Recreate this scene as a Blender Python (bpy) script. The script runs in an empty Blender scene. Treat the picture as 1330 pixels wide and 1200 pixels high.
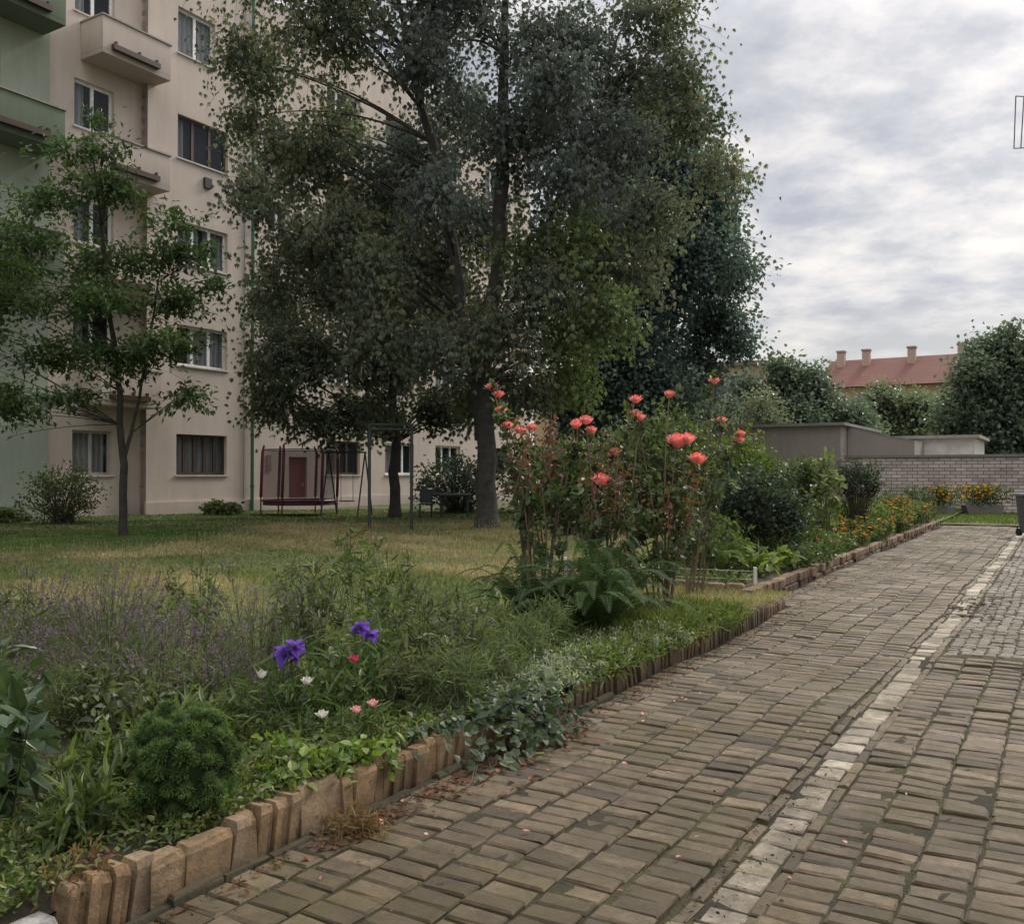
import bpy, math
import numpy as np
from mathutils import Vector
rng=np.random.default_rng(11)
ANG=math.radians(31.1); CA,SA=math.cos(ANG),math.sin(ANG)
# path frame (X across path, Y along path) -> world metres
def Gv(a):
    a=np.asarray(a,float); o=a.copy()
    o[...,0]=a[...,0]*CA+a[...,1]*SA; o[...,1]=-a[...,0]*SA+a[...,1]*CA
    return o
def G(X,Y,z=0.): return Gv(np.array([X,Y,z],float))
def unit(a): return a/(np.linalg.norm(a,axis=-1,keepdims=True)+1e-9)
WL={}
class QB:
    def __init__(s): s.v=[];s.q=[];s.c=[];s.m=[];s.n=0
    def add(s,v,q,c=(1,1,1),m=0):
        v=np.asarray(v,float).reshape(-1,3); q=np.asarray(q,int).reshape(-1,4)
        c=np.asarray(c,float)
        if c.ndim==1: c=np.tile(c,(len(v),1))
        s.v.append(v); s.q.append(q+s.n); s.c.append(c); s.m.append(np.full(len(q),m)); s.n+=len(v)
    def box(s,X0,X1,Y0,Y1,z0,z1,c=(1,1,1),m=0,path=True):
        v=np.array([[X0,Y0,z0],[X1,Y0,z0],[X1,Y1,z0],[X0,Y1,z0],[X0,Y0,z1],[X1,Y0,z1],[X1,Y1,z1],[X0,Y1,z1]],float)
        if path: v=Gv(v)
        s.add(v,[[0,3,2,1],[4,5,6,7],[0,1,5,4],[1,2,6,5],[2,3,7,6],[3,0,4,7]],c,m)
    def quad(s,pts,c=(1,1,1),m=0,path=True):
        v=np.array(pts,float)
        if path: v=Gv(v)
        s.add(v,[[0,1,2,3]],c,m)
    def build(s,name,mats,parent=None,smooth=False,bevel=0):
        v=np.concatenate(s.v); q=np.concatenate(s.q); c=np.concatenate(s.c); m=np.concatenate(s.m)
        o3=np.array([(v[:,0].min()+v[:,0].max())/2,(v[:,1].min()+v[:,1].max())/2,v[:,2].min()])
        me=bpy.data.meshes.new(name)
        me.vertices.add(len(v)); me.vertices.foreach_set("co",(v-o3).astype(np.float32).ravel())
        me.loops.add(q.size); me.loops.foreach_set("vertex_index",q.astype(np.int32).ravel())
        me.polygons.add(len(q)); me.polygons.foreach_set("loop_start",(np.arange(len(q))*4).astype(np.int32))
        me.polygons.foreach_set("loop_total",np.full(len(q),4,dtype=np.int32))
        me.polygons.foreach_set("material_index",m.astype(np.int32))
        me.polygons.foreach_set("use_smooth",np.full(len(q),bool(smooth)))
        me.update(calc_edges=True)
        at=me.color_attributes.new("col",'FLOAT_COLOR','POINT')
        at.data.foreach_set("color",np.concatenate([c,np.ones((len(c),1))],1).astype(np.float32).ravel())
        for mt in (mats if isinstance(mats,(list,tuple)) else [mats]): me.materials.append(mt)
        o=bpy.data.objects.new(name,me); bpy.context.collection.objects.link(o)
        WL[o.name]=o3
        if parent is not None:
            o.parent=parent; o.location=Vector(o3-WL[parent.name])
        else: o.location=Vector(o3)
        if bevel:
            b=o.modifiers.new("bevel",'BEVEL'); b.width=bevel; b.segments=2; b.limit_method='ANGLE'
        return o
def tag(o,label,cat,group=None):
    o["label"]=label; o["category"]=cat
    if group: o["group"]=group
    return o
def thing(name,label,cat,loc,group=None):
    e=bpy.data.objects.new(name,None); e.empty_display_size=.3
    bpy.context.collection.objects.link(e); e.location=Vector(loc); WL[e.name]=np.array(loc,float)
    return tag(e,label,cat,group)
# ---------------- materials
def newmat(name):
    m=bpy.data.materials.new(name); m.use_nodes=True; nt=m.node_tree; nt.nodes.clear()
    out=nt.nodes.new("ShaderNodeOutputMaterial"); b=nt.nodes.new("ShaderNodeBsdfPrincipled")
    nt.links.new(b.outputs[0],out.inputs[0]); return m,nt,b,out
def noise(nt,scale,detail=4,rough=.6,vec=None,src="Object"):
    n=nt.nodes.new("ShaderNodeTexNoise"); n.inputs["Scale"].default_value=scale; n.inputs["Detail"].default_value=detail; n.inputs["Roughness"].default_value=rough
    if vec is None:
        tc=nt.nodes.new("ShaderNodeTexCoord"); vec=tc.outputs[src]
    nt.links.new(vec,n.inputs["Vector"]); return n.outputs["Fac"]
def ramp(nt,fac,stops):
    r=nt.nodes.new("ShaderNodeValToRGB"); e=r.color_ramp.elements
    while len(e)<len(stops): e.new(.5)
    for i,(p,c) in enumerate(stops):
        e[i].position=p; e[i].color=(c[0],c[1],c[2],1) if isinstance(c,(tuple,list)) else (c,c,c,1)
    nt.links.new(fac,r.inputs[0]); return r.outputs[0]
def mix(nt,fac,a,b,mode='MIX'):
    n=nt.nodes.new("ShaderNodeMix"); n.data_type='RGBA'; n.blend_type=mode
    for sock,val in ((n.inputs["Factor"],fac),(n.inputs[6],a),(n.inputs[7],b)):
        if isinstance(val,bpy.types.NodeSocket): nt.links.new(val,sock)
        elif isinstance(val,(int,float)) : sock.default_value=val
        else: sock.default_value=(*val,1)
    return n.outputs[2]
def attr(nt):
    a=nt.nodes.new("ShaderNodeAttribute"); a.attribute_name="col"; return a.outputs["Color"]
def bump(nt,b,h,strength=.4,dist=.01):
    n=nt.nodes.new("ShaderNodeBump"); n.inputs["Strength"].default_value=strength; n.inputs["Distance"].default_value=dist
    nt.links.new(h,n.inputs["Height"]); nt.links.new(n.outputs[0],b.inputs["Normal"])
def foliage(name,rough=.5,tr=.35,spec=.35,nscale=1.5,tint=(1.5,1.6,.75)):
    m,nt,b,out=newmat(name); a=attr(nt)
    c=mix(nt,1.0,a,ramp(nt,noise(nt,nscale,3),[(.3,.7),(.7,1.35)]),'MULTIPLY')
    nt.links.new(c,b.inputs["Base Color"]); b.inputs["Roughness"].default_value=rough
    b.inputs["Specular IOR Level"].default_value=spec
    t=nt.nodes.new("ShaderNodeBsdfTranslucent"); c2=mix(nt,1.0,c,tint,'MULTIPLY'); nt.links.new(c2,t.inputs[0])
    ms=nt.nodes.new("ShaderNodeMixShader"); ms.inputs[0].default_value=tr
    nt.links.new(b.outputs[0],ms.inputs[1]); nt.links.new(t.outputs[0],ms.inputs[2]); nt.links.new(ms.outputs[0],out.inputs[0])
    return m
def solid(name,col,rough=.7,var=.2,scale=4,bs=.2,bd=.01,metal=0,useattr=False,bscale=None):
    m,nt,b,out=newmat(name)
    f=noise(nt,scale,6,.65)
    base=attr(nt) if useattr else col
    c=mix(nt,1.0,base,ramp(nt,f,[(.3,1-var),(.7,1+var)]),'MULTIPLY')
    nt.links.new(c,b.inputs["Base Color"]); b.inputs["Roughness"].default_value=rough; b.inputs["Metallic"].default_value=metal
    if bs: bump(nt,b,noise(nt,bscale or scale*6,5),bs,bd)
    return m
M_LEAF=foliage("tree_leaf",.38,.45,.7,.8,(1.45,1.55,1.1))
M_PLANT=foliage("plant_leaf",.45,.35,.4,6)
M_GLOSSY=foliage("glossy_leaf",.3,.25,.6,6)
M_FERN=foliage("fern_leaf",.6,.3,.2,6)
M_PETAL=foliage("petal",.6,.35,.2,20,(1.1,1.,1.))
def netmat():
    m,nt,b,out=newmat("sheer_net"); nt.links.new(attr(nt),b.inputs["Base Color"]); b.inputs["Roughness"].default_value=.9
    t=nt.nodes.new("ShaderNodeBsdfTransparent"); ms=nt.nodes.new("ShaderNodeMixShader"); ms.inputs[0].default_value=.55
    nt.links.new(b.outputs[0],ms.inputs[1]); nt.links.new(t.outputs[0],ms.inputs[2]); nt.links.new(ms.outputs[0],out.inputs[0]); return m
M_NETF=netmat()
M_GRASS=foliage("grass_blade",.6,.35,.2,.6,(1.3,1.4,.8))
M_BARK=solid("bark",(.06,.05,.04),.9,.45,5,.8,.03,useattr=True,bscale=18)
M_STEM=solid("stem",(.08,.1,.04),.7,.3,8,0,useattr=True)
M_METAL=solid("painted_metal",(.04,.05,.045),.45,.25,8,.1,.002,useattr=True)
M_ANY=solid("weathered_surface",(.5,.5,.5),.75,.18,3,.25,.004,useattr=True)
def stucco(name,col,dirt):
    m,nt,b,out=newmat(name)
    tc=nt.nodes.new("ShaderNodeTexCoord"); mp=nt.nodes.new("ShaderNodeMapping"); mp.inputs["Scale"].default_value=(1,1,.18); nt.links.new(tc.outputs["Object"],mp.inputs[0])
    s=ramp(nt,noise(nt,1.6,7,.7,mp.outputs[0]),[(.38,0.),(.75,1.)])
    c=mix(nt,s,col,dirt); c=mix(nt,1.,c,ramp(nt,noise(nt,.35,4),[(.3,.88),(.7,1.08)]),'MULTIPLY')
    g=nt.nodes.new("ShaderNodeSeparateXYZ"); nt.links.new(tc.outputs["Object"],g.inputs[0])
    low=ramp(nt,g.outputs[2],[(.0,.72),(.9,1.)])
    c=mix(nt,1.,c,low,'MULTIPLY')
    nt.links.new(c,b.inputs["Base Color"]); b.inputs["Roughness"].default_value=.9
    bump(nt,b,noise(nt,30,4),.25,.01); return m
M_PINK=stucco("cream_stucco",(.60,.515,.455),(.49,.42,.37))
M_GREEN=stucco("green_stucco",(.35,.39,.315),(.27,.305,.245))
M_GREEN2=stucco("dark_green_stucco",(.17,.215,.155),(.125,.16,.115))
M_BEIGE=stucco("grey_stucco",(.30,.265,.235),(.24,.21,.19))
M_OCHRE=stucco("ochre_stucco",(.42,.31,.2),(.35,.26,.16))
M_DARK=solid("dark_room",(.03,.03,.035),.9,.2,3,0)
def glassmat():
    m,nt,b,out=newmat("window_glass")
    b.inputs["Base Color"].default_value=(.03,.04,.05,1); b.inputs["Roughness"].default_value=.06
    t=nt.nodes.new("ShaderNodeBsdfTransparent"); ms=nt.nodes.new("ShaderNodeMixShader"); ms.inputs[0].default_value=.5
    bump(nt,b,noise(nt,2.,2),.1,.02)
    nt.links.new(b.outputs[0],ms.inputs[1]); nt.links.new(t.outputs[0],ms.inputs[2]); nt.links.new(ms.outputs[0],out.inputs[0]); return m
M_GLASS=glassmat()
def curtain():
    m,nt,b,out=newmat("curtain_cloth")
    w=nt.nodes.new("ShaderNodeTexWave"); w.inputs["Scale"].default_value=3; w.inputs["Distortion"].default_value=2
    tc=nt.nodes.new("ShaderNodeTexCoord"); nt.links.new(tc.outputs["Object"],w.inputs[0])
    nt.links.new(ramp(nt,w.outputs["Fac"],[(0,(.5,.52,.55)),(1,(.85,.87,.88))]),b.inputs["Base Color"]); b.inputs["Roughness"].default_value=.9; return m
M_CURT=curtain()
def pavermat():
    m,nt,b,out=newmat("clay_paver"); a=attr(nt)
    c=mix(nt,1.,a,ramp(nt,noise(nt,14,8,.7),[(.25,.55),(.75,1.45)]),'MULTIPLY')
    moss=ramp(nt,noise(nt,.9,10,.82),[(.46,0.),(.63,.75)])
    c=mix(nt,moss,c,(.075,.062,.015))
    grime=ramp(nt,noise(nt,2.7,8,.8),[(.48,0.),(.68,.7)])
    c=mix(nt,grime,c,(.036,.027,.019))
    nt.links.new(c,b.inputs["Base Color"])
    r=ramp(nt,noise(nt,3,4),[(.3,.5),(.7,.75)]); nt.links.new(r,b.inputs["Roughness"]); b.inputs["Specular IOR Level"].default_value=.4
    bump(nt,b,noise(nt,40,9,.8),1.,.012); return m
M_PAVE=pavermat()
def soilmat():
    m,nt,b,out=newmat("soil_moss_joint")
    f=noise(nt,2.5,8,.7)
    nt.links.new(ramp(nt,f,[(.3,(.014,.011,.008)),(.48,(.03,.025,.012)),(.62,(.055,.056,.014))]),b.inputs["Base Color"])
    b.inputs["Roughness"].default_value=.95; bump(nt,b,noise(nt,60,6),1.,.02); return m
M_SOIL=soilmat()
def lawnmat():
    m,nt,b,out=newmat("lawn_soil")
    f=noise(nt,.5,8,.7); c=ramp(nt,f,[(.35,(.055,.08,.022)),(.5,(.09,.10,.035)),(.65,(.15,.13,.065))])
    a=attr(nt); s=nt.nodes.new("ShaderNodeSeparateColor"); nt.links.new(a,s.inputs[0])
    f2=ramp(nt,noise(nt,6,8,.7),[(.3,(.03,.023,.015)),(.7,(.075,.06,.038))])
    c=mix(nt,s.outputs[0],c,f2)
    nt.links.new(c,b.inputs["Base Color"]); b.inputs["Roughness"].default_value=.95
    bump(nt,b,noise(nt,25,8,.7),.9,.04); return m
M_LAWN=lawnmat()
# ---------------- geometry helpers
def btubes(qb,P,R,n,c,m=0):
    P=np.asarray(P,float)
    if P.ndim==2: P=P[None]
    N,K,_=P.shape; R=np.broadcast_to(np.asarray(R,float),(N,K))
    T=unit(np.gradient(P,axis=1)); tm=unit(P[:,-1]-P[:,0])[:,None,:]
    ref=np.where(np.abs(tm[...,2:3])>.75,np.array([1.,.13,0]),np.array([0.,0,1.]))
    U=unit(np.cross(T,np.broadcast_to(ref,T.shape))); V=np.cross(T,U)
    a=2*np.pi*np.arange(n)/n
    ring=P[:,:,None]+R[:,:,None,None]*(np.cos(a)[None,None,:,None]*U[:,:,None]+np.sin(a)[None,None,:,None]*V[:,:,None])
    base=(np.arange(N)[:,None,None]*K+np.arange(K-1)[None,:,None])*n
    i0=base+np.arange(n); i1=base+(np.arange(n)+1)%n
    q=np.stack([i0,i1,i1+n,i0+n],-1).reshape(-1,4)
    c=np.asarray(c,float)
    if c.ndim==2: c=np.repeat(c,K*n,axis=0)
    qb.add(ring.reshape(-1,3),q,c,m)
def bez(S,E,off,K=6):
    S=np.asarray(S,float);E=np.asarray(E,float);t=np.linspace(0,1,K)[None,:,None]
    M=(S+E)/2+off
    return (1-t)**2*S[:,None]+2*t*(1-t)*M[:,None]+t**2*E[:,None]
def leaves(qb,pos,d,L,W,col,fold=.12,droop=.12,up=None,simple=True,m=0,ur=.6):
    N=len(pos)
    if N==0: return
    d=unit(d)
    if up is None: up=np.array([0,0,1.])+rng.normal(0,ur,(N,3))
    s=unit(np.cross(d,up)); n=np.cross(s,d)
    L=(np.ones(N)*L)[:,None]; W=(np.ones(N)*W)[:,None]
    col=np.asarray(col,float)
    if col.ndim==1: col=np.tile(col,(N,1))
    if simple:
        v=np.stack([pos,pos+.45*L*d+s*W/2+n*fold*W,pos+L*d-n*droop*L,pos+.45*L*d-s*W/2+n*fold*W],1)
        q=np.arange(N)[:,None]*4+np.array([0,1,2,3]); k=4
    else:
        f=n*fold*W
        v=np.stack([pos,pos+.3*L*d+s*.46*W+f,pos+.68*L*d+s*.36*W+f-n*droop*L*.4,pos+L*d-n*droop*L,pos+.68*L*d-s*.36*W+f-n*droop*L*.4,pos+.3*L*d-s*.46*W+f],1)
        b=np.arange(N)[:,None]*6; q=np.concatenate([b+np.array([0,1,2,3]),b+np.array([0,3,4,5])]); k=6
    qb.add(v.reshape(-1,3),q,np.repeat(col,k,axis=0),m)
def pal(cols,N,t=None,j=.15):
    cols=np.asarray(cols,float)
    if t is None: t=rng.random(N)
    t=np.clip(t,0,.9999)*(len(cols)-1); i=t.astype(int); f=(t-i)[:,None]
    return np.clip((cols[i]*(1-f)+cols[i+1]*f)*(1+rng.normal(0,j,(N,1))),.004,1)
def rdir(N,zb=0.): 
    d=unit(rng.normal(0,1,(N,3))); d[:,2]+=zb; return unit(d)
def twig_leaves(ql,S,M,E,lpt,L,W,cols,tw_t,palm=False,jit=.12,hang=.3,simple=True,ur=.6):
    N=len(S); idx=np.repeat(np.arange(N),lpt); t=rng.random(len(idx))[:,None]*.85+.15
    p=(1-t)**2*S[idx]+2*t*(1-t)*M[idx]+t*t*E[idx]+rng.normal(0,jit,(len(idx),3))
    d=unit(E[idx]-S[idx])*.5+rng.normal(0,.7,(len(idx),3)); d[:,2]-=hang
    col=pal(cols,len(idx),tw_t[idx]+rng.normal(0,.12,len(idx)))
    if palm:
        d=unit(d); up=np.array([0,0,1.])+rng.normal(0,.5,d.shape); s=unit(np.cross(d,up))
        LL=L*rng.uniform(.7,1.2,len(p))
        for a in (-1.2,-.6,0,.6,1.2):
            dd=d*math.cos(a)+s*math.sin(a); dd[:,2]-=.35
            leaves(ql,p,dd,LL*(1-.3*abs(a)/1.25),W,col,up=up,droop=.25)
    else:
        leaves(ql,p,d,L*rng.uniform(.6,1.25,len(p)),W*rng.uniform(.7,1.2,len(p)),col,simple=simple,ur=ur)
def make_tree(name,label,cat,trunks,blobs,tw,lpt,L,W,cols,palm=False,jit=.14,hang=.3,bark=(.055,.047,.04),limb=.05,twr=.014,group=None,shell=(.35,1.05),flat=.85,curve=.1,dz=0.,ur=.6):
    base=np.array(trunks[0][0][:3],float)
    e=thing(name,label,cat,base,group); qt=QB(); ql=QB()
    tps=[]
    for tr in trunks:
        tr=np.array(tr,float); K=len(tr)
        tt=np.linspace(0,K-1,K*4); P=np.stack([np.interp(tt,np.arange(K),tr[:,i]) for i in range(4)],1)
        P[1:-1,:2]+=rng.normal(0,.03*min(1,tr[0,3]/.15),(len(P)-2,2))
        P[0,3]*=1.35
        btubes(qt,P[None,:,:3],P[None,:,3],10,bark); tps.append(P)
    allp=np.concatenate(tps)
    for bl in blobs:
        C=np.array(bl[:3],float); r=bl[3]; cc=cols if len(bl)<5 else bl[4]
        hd=np.hypot(allp[:,0]-C[0],allp[:,1]-C[1]); want=C[2]-hd*.55
        sc=np.abs(allp[:,2]-want)+hd*.6
        sc[allp[:,2]<base[2]+.25*(allp[:,2].max()-base[2])]+=2
        S=allp[np.argmin(sc)]
        n1=3; ends=C+rng.normal(0,.35*r,(n1,3)); ends[0]=C
        Ss=np.tile(S[:3],(n1,1)); P=bez(Ss,ends,np.array([0,0,.12*r+curve*np.linalg.norm(C-S[:3])]),8)
        r0=min(S[3]*.7,limb*(.6+.4*r)); btubes(qt,P,np.linspace(1,.3,8)[None]*r0,6,bark)
        N=int(tw*r*r)
        if N<4: N=4
        dirs=rdir(N,.1); rr=rng.uniform(*shell,(N,1))
        rad=np.array([r,r,r*flat])
        E=C+dirs*rad*rr; E[:,2]-=dz*rr[:,0]*np.hypot(dirs[:,0],dirs[:,1])*rng.uniform(.3,1.3,N); st=C+dirs*rad*rng.uniform(.0,.4,(N,1))
        off=np.array([0,0,.15*r*flat+dz*.25])
        btubes(qt,bez(st,E,off,4),np.linspace(1,.35,4)[None]*twr,3,bark)
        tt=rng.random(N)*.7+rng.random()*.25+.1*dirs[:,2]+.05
        twig_leaves(ql,st,(st+E)/2+off,E,lpt,L,W,cc,tt,palm,jit,hang,ur=ur)
    qt.build("trunk",M_BARK,e,smooth=True); ql.build("crown",M_LEAF,e)
    return e
def lawnz(X,Y): return .12+.02*np.sin(X*1.3+.5)*np.cos(Y*.9)+.03*np.sin(Y*.37+X*.21)
def hz(x,y): 
    X=x*CA-y*SA; Y=x*SA+y*CA; return lawnz(X,Y)
def plant(name,label,cat,x,y,n,h,spread,L,W,cols,ntw=4,twl=.2,lpt=6,br=.1,stem=(.06,.08,.03),sr=.004,t0=.25,simple=False,jit=.02,hang=.0,group=None,flowers=None,z=None,extra=None,uptwig=.3,mat=None):
    z=float(hz(x,y)) if z is None else z
    e=thing(name,label,cat,(x,y,z),group); qs=QB(); ql=QB()
    a=rng.random(n)*2*np.pi; rr=np.sqrt(rng.random(n))
    S=np.stack([x+br*rr*np.cos(a),y+br*rr*np.sin(a),np.full(n,z-.03)],1)
    E=np.stack([x+spread*rr*np.cos(a),y+spread*rr*np.sin(a),z+h*(1-.35*rr*rr)*rng.uniform(.75,1.03,n)],1)
    if extra is not None:
        ex=np.array(extra,float); E=np.concatenate([E,ex]); S=np.concatenate([S,np.stack([x+rng.normal(0,br*.5,len(ex)),y+rng.normal(0,br*.5,len(ex)),np.full(len(ex),z-.03)],1)])
    N=len(S); off=(E-S)*np.array([-.12,-.12,.1])+rng.normal(0,.04*h,(N,3))
    P=bez(S,E,off,7); btubes(qs,P,np.linspace(1,.45,7)[None]*sr,5,stem)
    Mn=(S+E)/2+off
    idx=np.repeat(np.arange(N),ntw); t=(t0+(1-t0)*rng.random(len(idx)))[:,None]
    p=(1-t)**2*S[idx]+2*t*(1-t)*Mn[idx]+t*t*E[idx]
    d=rdir(len(idx),uptwig); e2=p+d*twl*rng.uniform(.5,1.2,(len(idx),1)); mid=(p+e2)/2+np.array([0,0,.08*twl])
    btubes(qs,bez(p,e2,np.array([0,0,.08*twl]),3),np.array([1,.8,.5])[None]*sr*.5,3,stem)
    twig_leaves(ql,p,mid,e2,lpt,L,W,cols,rng.random(len(idx)),False,jit,hang,simple)
    qs.build("stems",M_STEM,e,smooth=True); ql.build("foliage",mat or M_PLANT,e)
    if flowers: flowers(e,E,x,y,z,h)
    return e
def bloom(qb,c,r,cols,n=26):
    # cupped, layered petals forming a rounded rose head
    c=np.array(c,float)-np.array([0,0,r*.5]); i=np.arange(n); a=i*2.4+rng.random()*6; t=(i+.5)/n
    R=np.stack([np.cos(a),np.sin(a),np.zeros(n)],1)
    el=1.5-1.05*t**1.4
    d=R*np.cos(el)[:,None]+np.array([0,0,1.])*np.sin(el)[:,None]
    upv=-R*np.sin(el)[:,None]+np.array([0,0,1.])*np.cos(el)[:,None]
    leaves(qb,c+R*(r*.36*t)[:,None],d,r*(1.3-.15*t),r*(.6+.6*t),pal(cols,n,.1+.75*t+rng.normal(0,.12,n),.06),fold=.24,droop=-.24,up=upv,simple=False)
def smallflowers(cols,r,frac=1.,m=M_PETAL,k=7,single=True):
    def f(e,E,x,y,z,h):
        E2=E[rng.random(len(E))<=frac]; q=QB()
        for c in E2:
            a=np.arange(k)*2*np.pi/k+rng.random(); d=np.stack([np.cos(a),np.sin(a),np.full(k,.35)],1)
            leaves(q,np.tile(c,(k,1)),d,r*rng.uniform(.8,1.1),r*.7,pal(cols,k,np.full(k,rng.random())),simple=False)
            if single: q.build("flower",m,e); q=QB()
        if not single and q.n: o=q.build("blossoms",m,e); o["kind"]="stuff"
    return f
# ================= SETTING =================
q=QB(); q.quad([[-400,-300,-.12],[400,-300,-.12],[400,600,-.12],[-400,600,-.12]],(0,0,0))
o=q.build("ground",M_LAWN); o["kind"]="structure"
q=QB(); ny=260; nx=90
Yg=np.linspace(-3,62,ny); ug=np.linspace(0,1,nx)**2
edge=np.where(Yg<10.35,-2.73,-3.3)
Xg=edge[:,None]+(-40-edge[:,None])*ug[None]
YY=np.repeat(Yg[:,None],nx,1); Z=lawnz(Xg,YY)+rng.normal(0,.006,Xg.shape)
dist=edge[:,None]-Xg
bedw=np.where(Yg<5.5,2.0,np.where(Yg<8.6,1.0,np.where(Yg<10.9,0,2.6)))[:,None]
bedw=np.where(Yg[:,None]>28.5,0,bedw)
bed=np.clip((bedw-dist)/.5,0,1)*np.ones_like(Xg)
Z=Z+bed*.04*np.clip(dist/.1,0,1)
v=Gv(np.stack([Xg,YY,Z],-1)).reshape(-1,3)
ii=(np.arange(ny-1)[:,None]*nx+np.arange(nx-1)[None]).ravel()
q.add(v,np.stack([ii,ii+nx,ii+nx+1,ii+1],1),np.repeat(bed.reshape(-1,1),3,1))
o=q.build("lawn",M_LAWN,smooth=True); o["kind"]="structure"
q=QB(); q.quad([[-3.3,29.8,.02],[12,29.8,.02],[12,60,.02],[-3.3,60,.02]],(0,0,0))
o=q.build("lawn",M_LAWN); o["kind"]="structure"
# path
def pz(X,Y): return -.03*np.exp(-((X+1.06)/.2)**2)+.014*np.sin(Y*1.7+X*1.3)+.012*np.sin(Y*.8-X*2.1)+.007*np.sin(Y*4.1+X*3)+.02*np.exp(-((Y-8.1)/.25)**2)*(X>-1)
def pavers(q,X,Y,hx,hy,col,ch=.008,tilt=.014,zj=.003,dep=.05,rot=.022,cj=.003):
    N=len(X); z=pz(X,Y)+rng.normal(0,zj,N); tx=rng.normal(0,tilt,N); ty=rng.normal(0,tilt,N); r=rng.normal(0,rot,N)
    cs=np.array([[-1,-1],[1,-1],[1,1],[-1,1]],float)
    vs=[]
    for (ins,dz) in ((0.,-dep),(0.,-ch),(ch*1.2,0.)):
        lx=cs[None,:,0]*(hx-ins)[:,None]+rng.normal(0,cj,(N,4)); ly=cs[None,:,1]*(hy-ins)[:,None]+rng.normal(0,cj,(N,4))
        gx=lx*np.cos(r)[:,None]-ly*np.sin(r)[:,None]; gy=lx*np.sin(r)[:,None]+ly*np.cos(r)[:,None]
        vs.append(np.stack([X[:,None]+gx,Y[:,None]+gy,z[:,None]+dz+lx*tx[:,None]+ly*ty[:,None]],-1))
    v=np.concatenate(vs,1); b=np.arange(N)[:,None]*12
    qs=[b+np.array([8,9,10,11])]
    for k in range(4):
        k1=(k+1)%4; qs+= [b+np.array([k,k1,4+k1,4+k]),b+np.array([4+k,4+k1,8+k1,8+k])]
    q.add(Gv(v).reshape(-1,3),np.concatenate(qs),np.repeat(col,12,axis=0))
q=QB(); xs=np.arange(-3.4,5.01,.06); ys=np.arange(-2,30.05,.12); XX,YY=np.meshgrid(xs,ys)
ZZ=pz(XX,YY)-.010+rng.normal(0,.003,XX.shape); nx=len(xs); ii=(np.arange(len(ys)-1)[:,None]*nx+np.arange(nx-1)[None]).ravel()
q.add(Gv(np.stack([XX,YY,ZZ],-1)).reshape(-1,3),np.stack([ii,ii+1,ii+nx+1,ii+nx],1))
o=q.build("path_bedding",M_SOIL,smooth=True); o["kind"]="structure"
q=QB()
PC=[(.07,.050,.030),(.11,.081,.048),(.16,.12,.074),(.09,.066,.038)]
def grid(x0,x1,y0,y1,px,py,stag=True):
    xs=np.arange(x0+px/2,x1-px*.3,px); ys=np.arange(y0+py/2,y1,py)
    Xs,Ys=np.meshgrid(xs,ys)
    Ys=Ys+((np.arange(len(xs))%2)*py*.5*(1 if stag else 0))[None]+.02*np.sin(Xs*7+1)
    return (Xs+.01*np.sin(Ys*1.7)).ravel(),Ys.ravel()
def reg(x0,x1,y0,y1,px,py,tl=.014,zj=.003):
    X,Y=grid(x0,x1,y0,y1,px,py); N=len(X)
    pavers(q,X,Y,px/2-.0048+rng.normal(0,.002,N),py/2-.0045+rng.normal(0,.0015,N),pal(PC,N,j=.24),tilt=tl,zj=zj)
reg(-2.66,-1.2,.4,29.4,.2086,.108)
reg(-3.08,-2.66,10.3,29.4,.21,.108)
reg(-.93,3.2,.4,8.2,.205,.104,.02,.0045)
o=q.build("path",M_PAVE); o["kind"]="structure"
q=QB()
Y=np.arange(.4,29.4,.155); N=len(Y)
pavers(q,np.full(N,-1.062)+rng.normal(0,.006,N),Y+rng.normal(0,.005,N),.077+rng.normal(0,.004,N),.072+rng.normal(0,.005,N),pal([(.22,.185,.135),(.38,.33,.255),(.29,.245,.18)],N,j=.18),tilt=.03,rot=.04)
for xx in (-1.17,-.955):
    Y=np.arange(.4,29.4,.21); N=len(Y); pavers(q,np.full(N,xx),Y,np.full(N,.024),np.full(N,.1),pal(PC,N,j=.2),ch=.006)
o=q.build("gutter",M_PAVE); o["kind"]="structure"
q=QB()
X,Y=grid(-.9,3.2,8.35,29.4,.098,.098); N=len(X)
pavers(q,X+rng.normal(0,.006,N),Y+rng.normal(0,.006,N),.045+rng.normal(0,.003,N),.045+rng.normal(0,.003,N),pal([(.095,.08,.06),(.14,.12,.09),(.19,.165,.13)],N,j=.15),ch=.008,tilt=.04,zj=.003,rot=.12)
o=q.build("cobbled_strip",M_PAVE); o["kind"]="structure"
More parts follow.
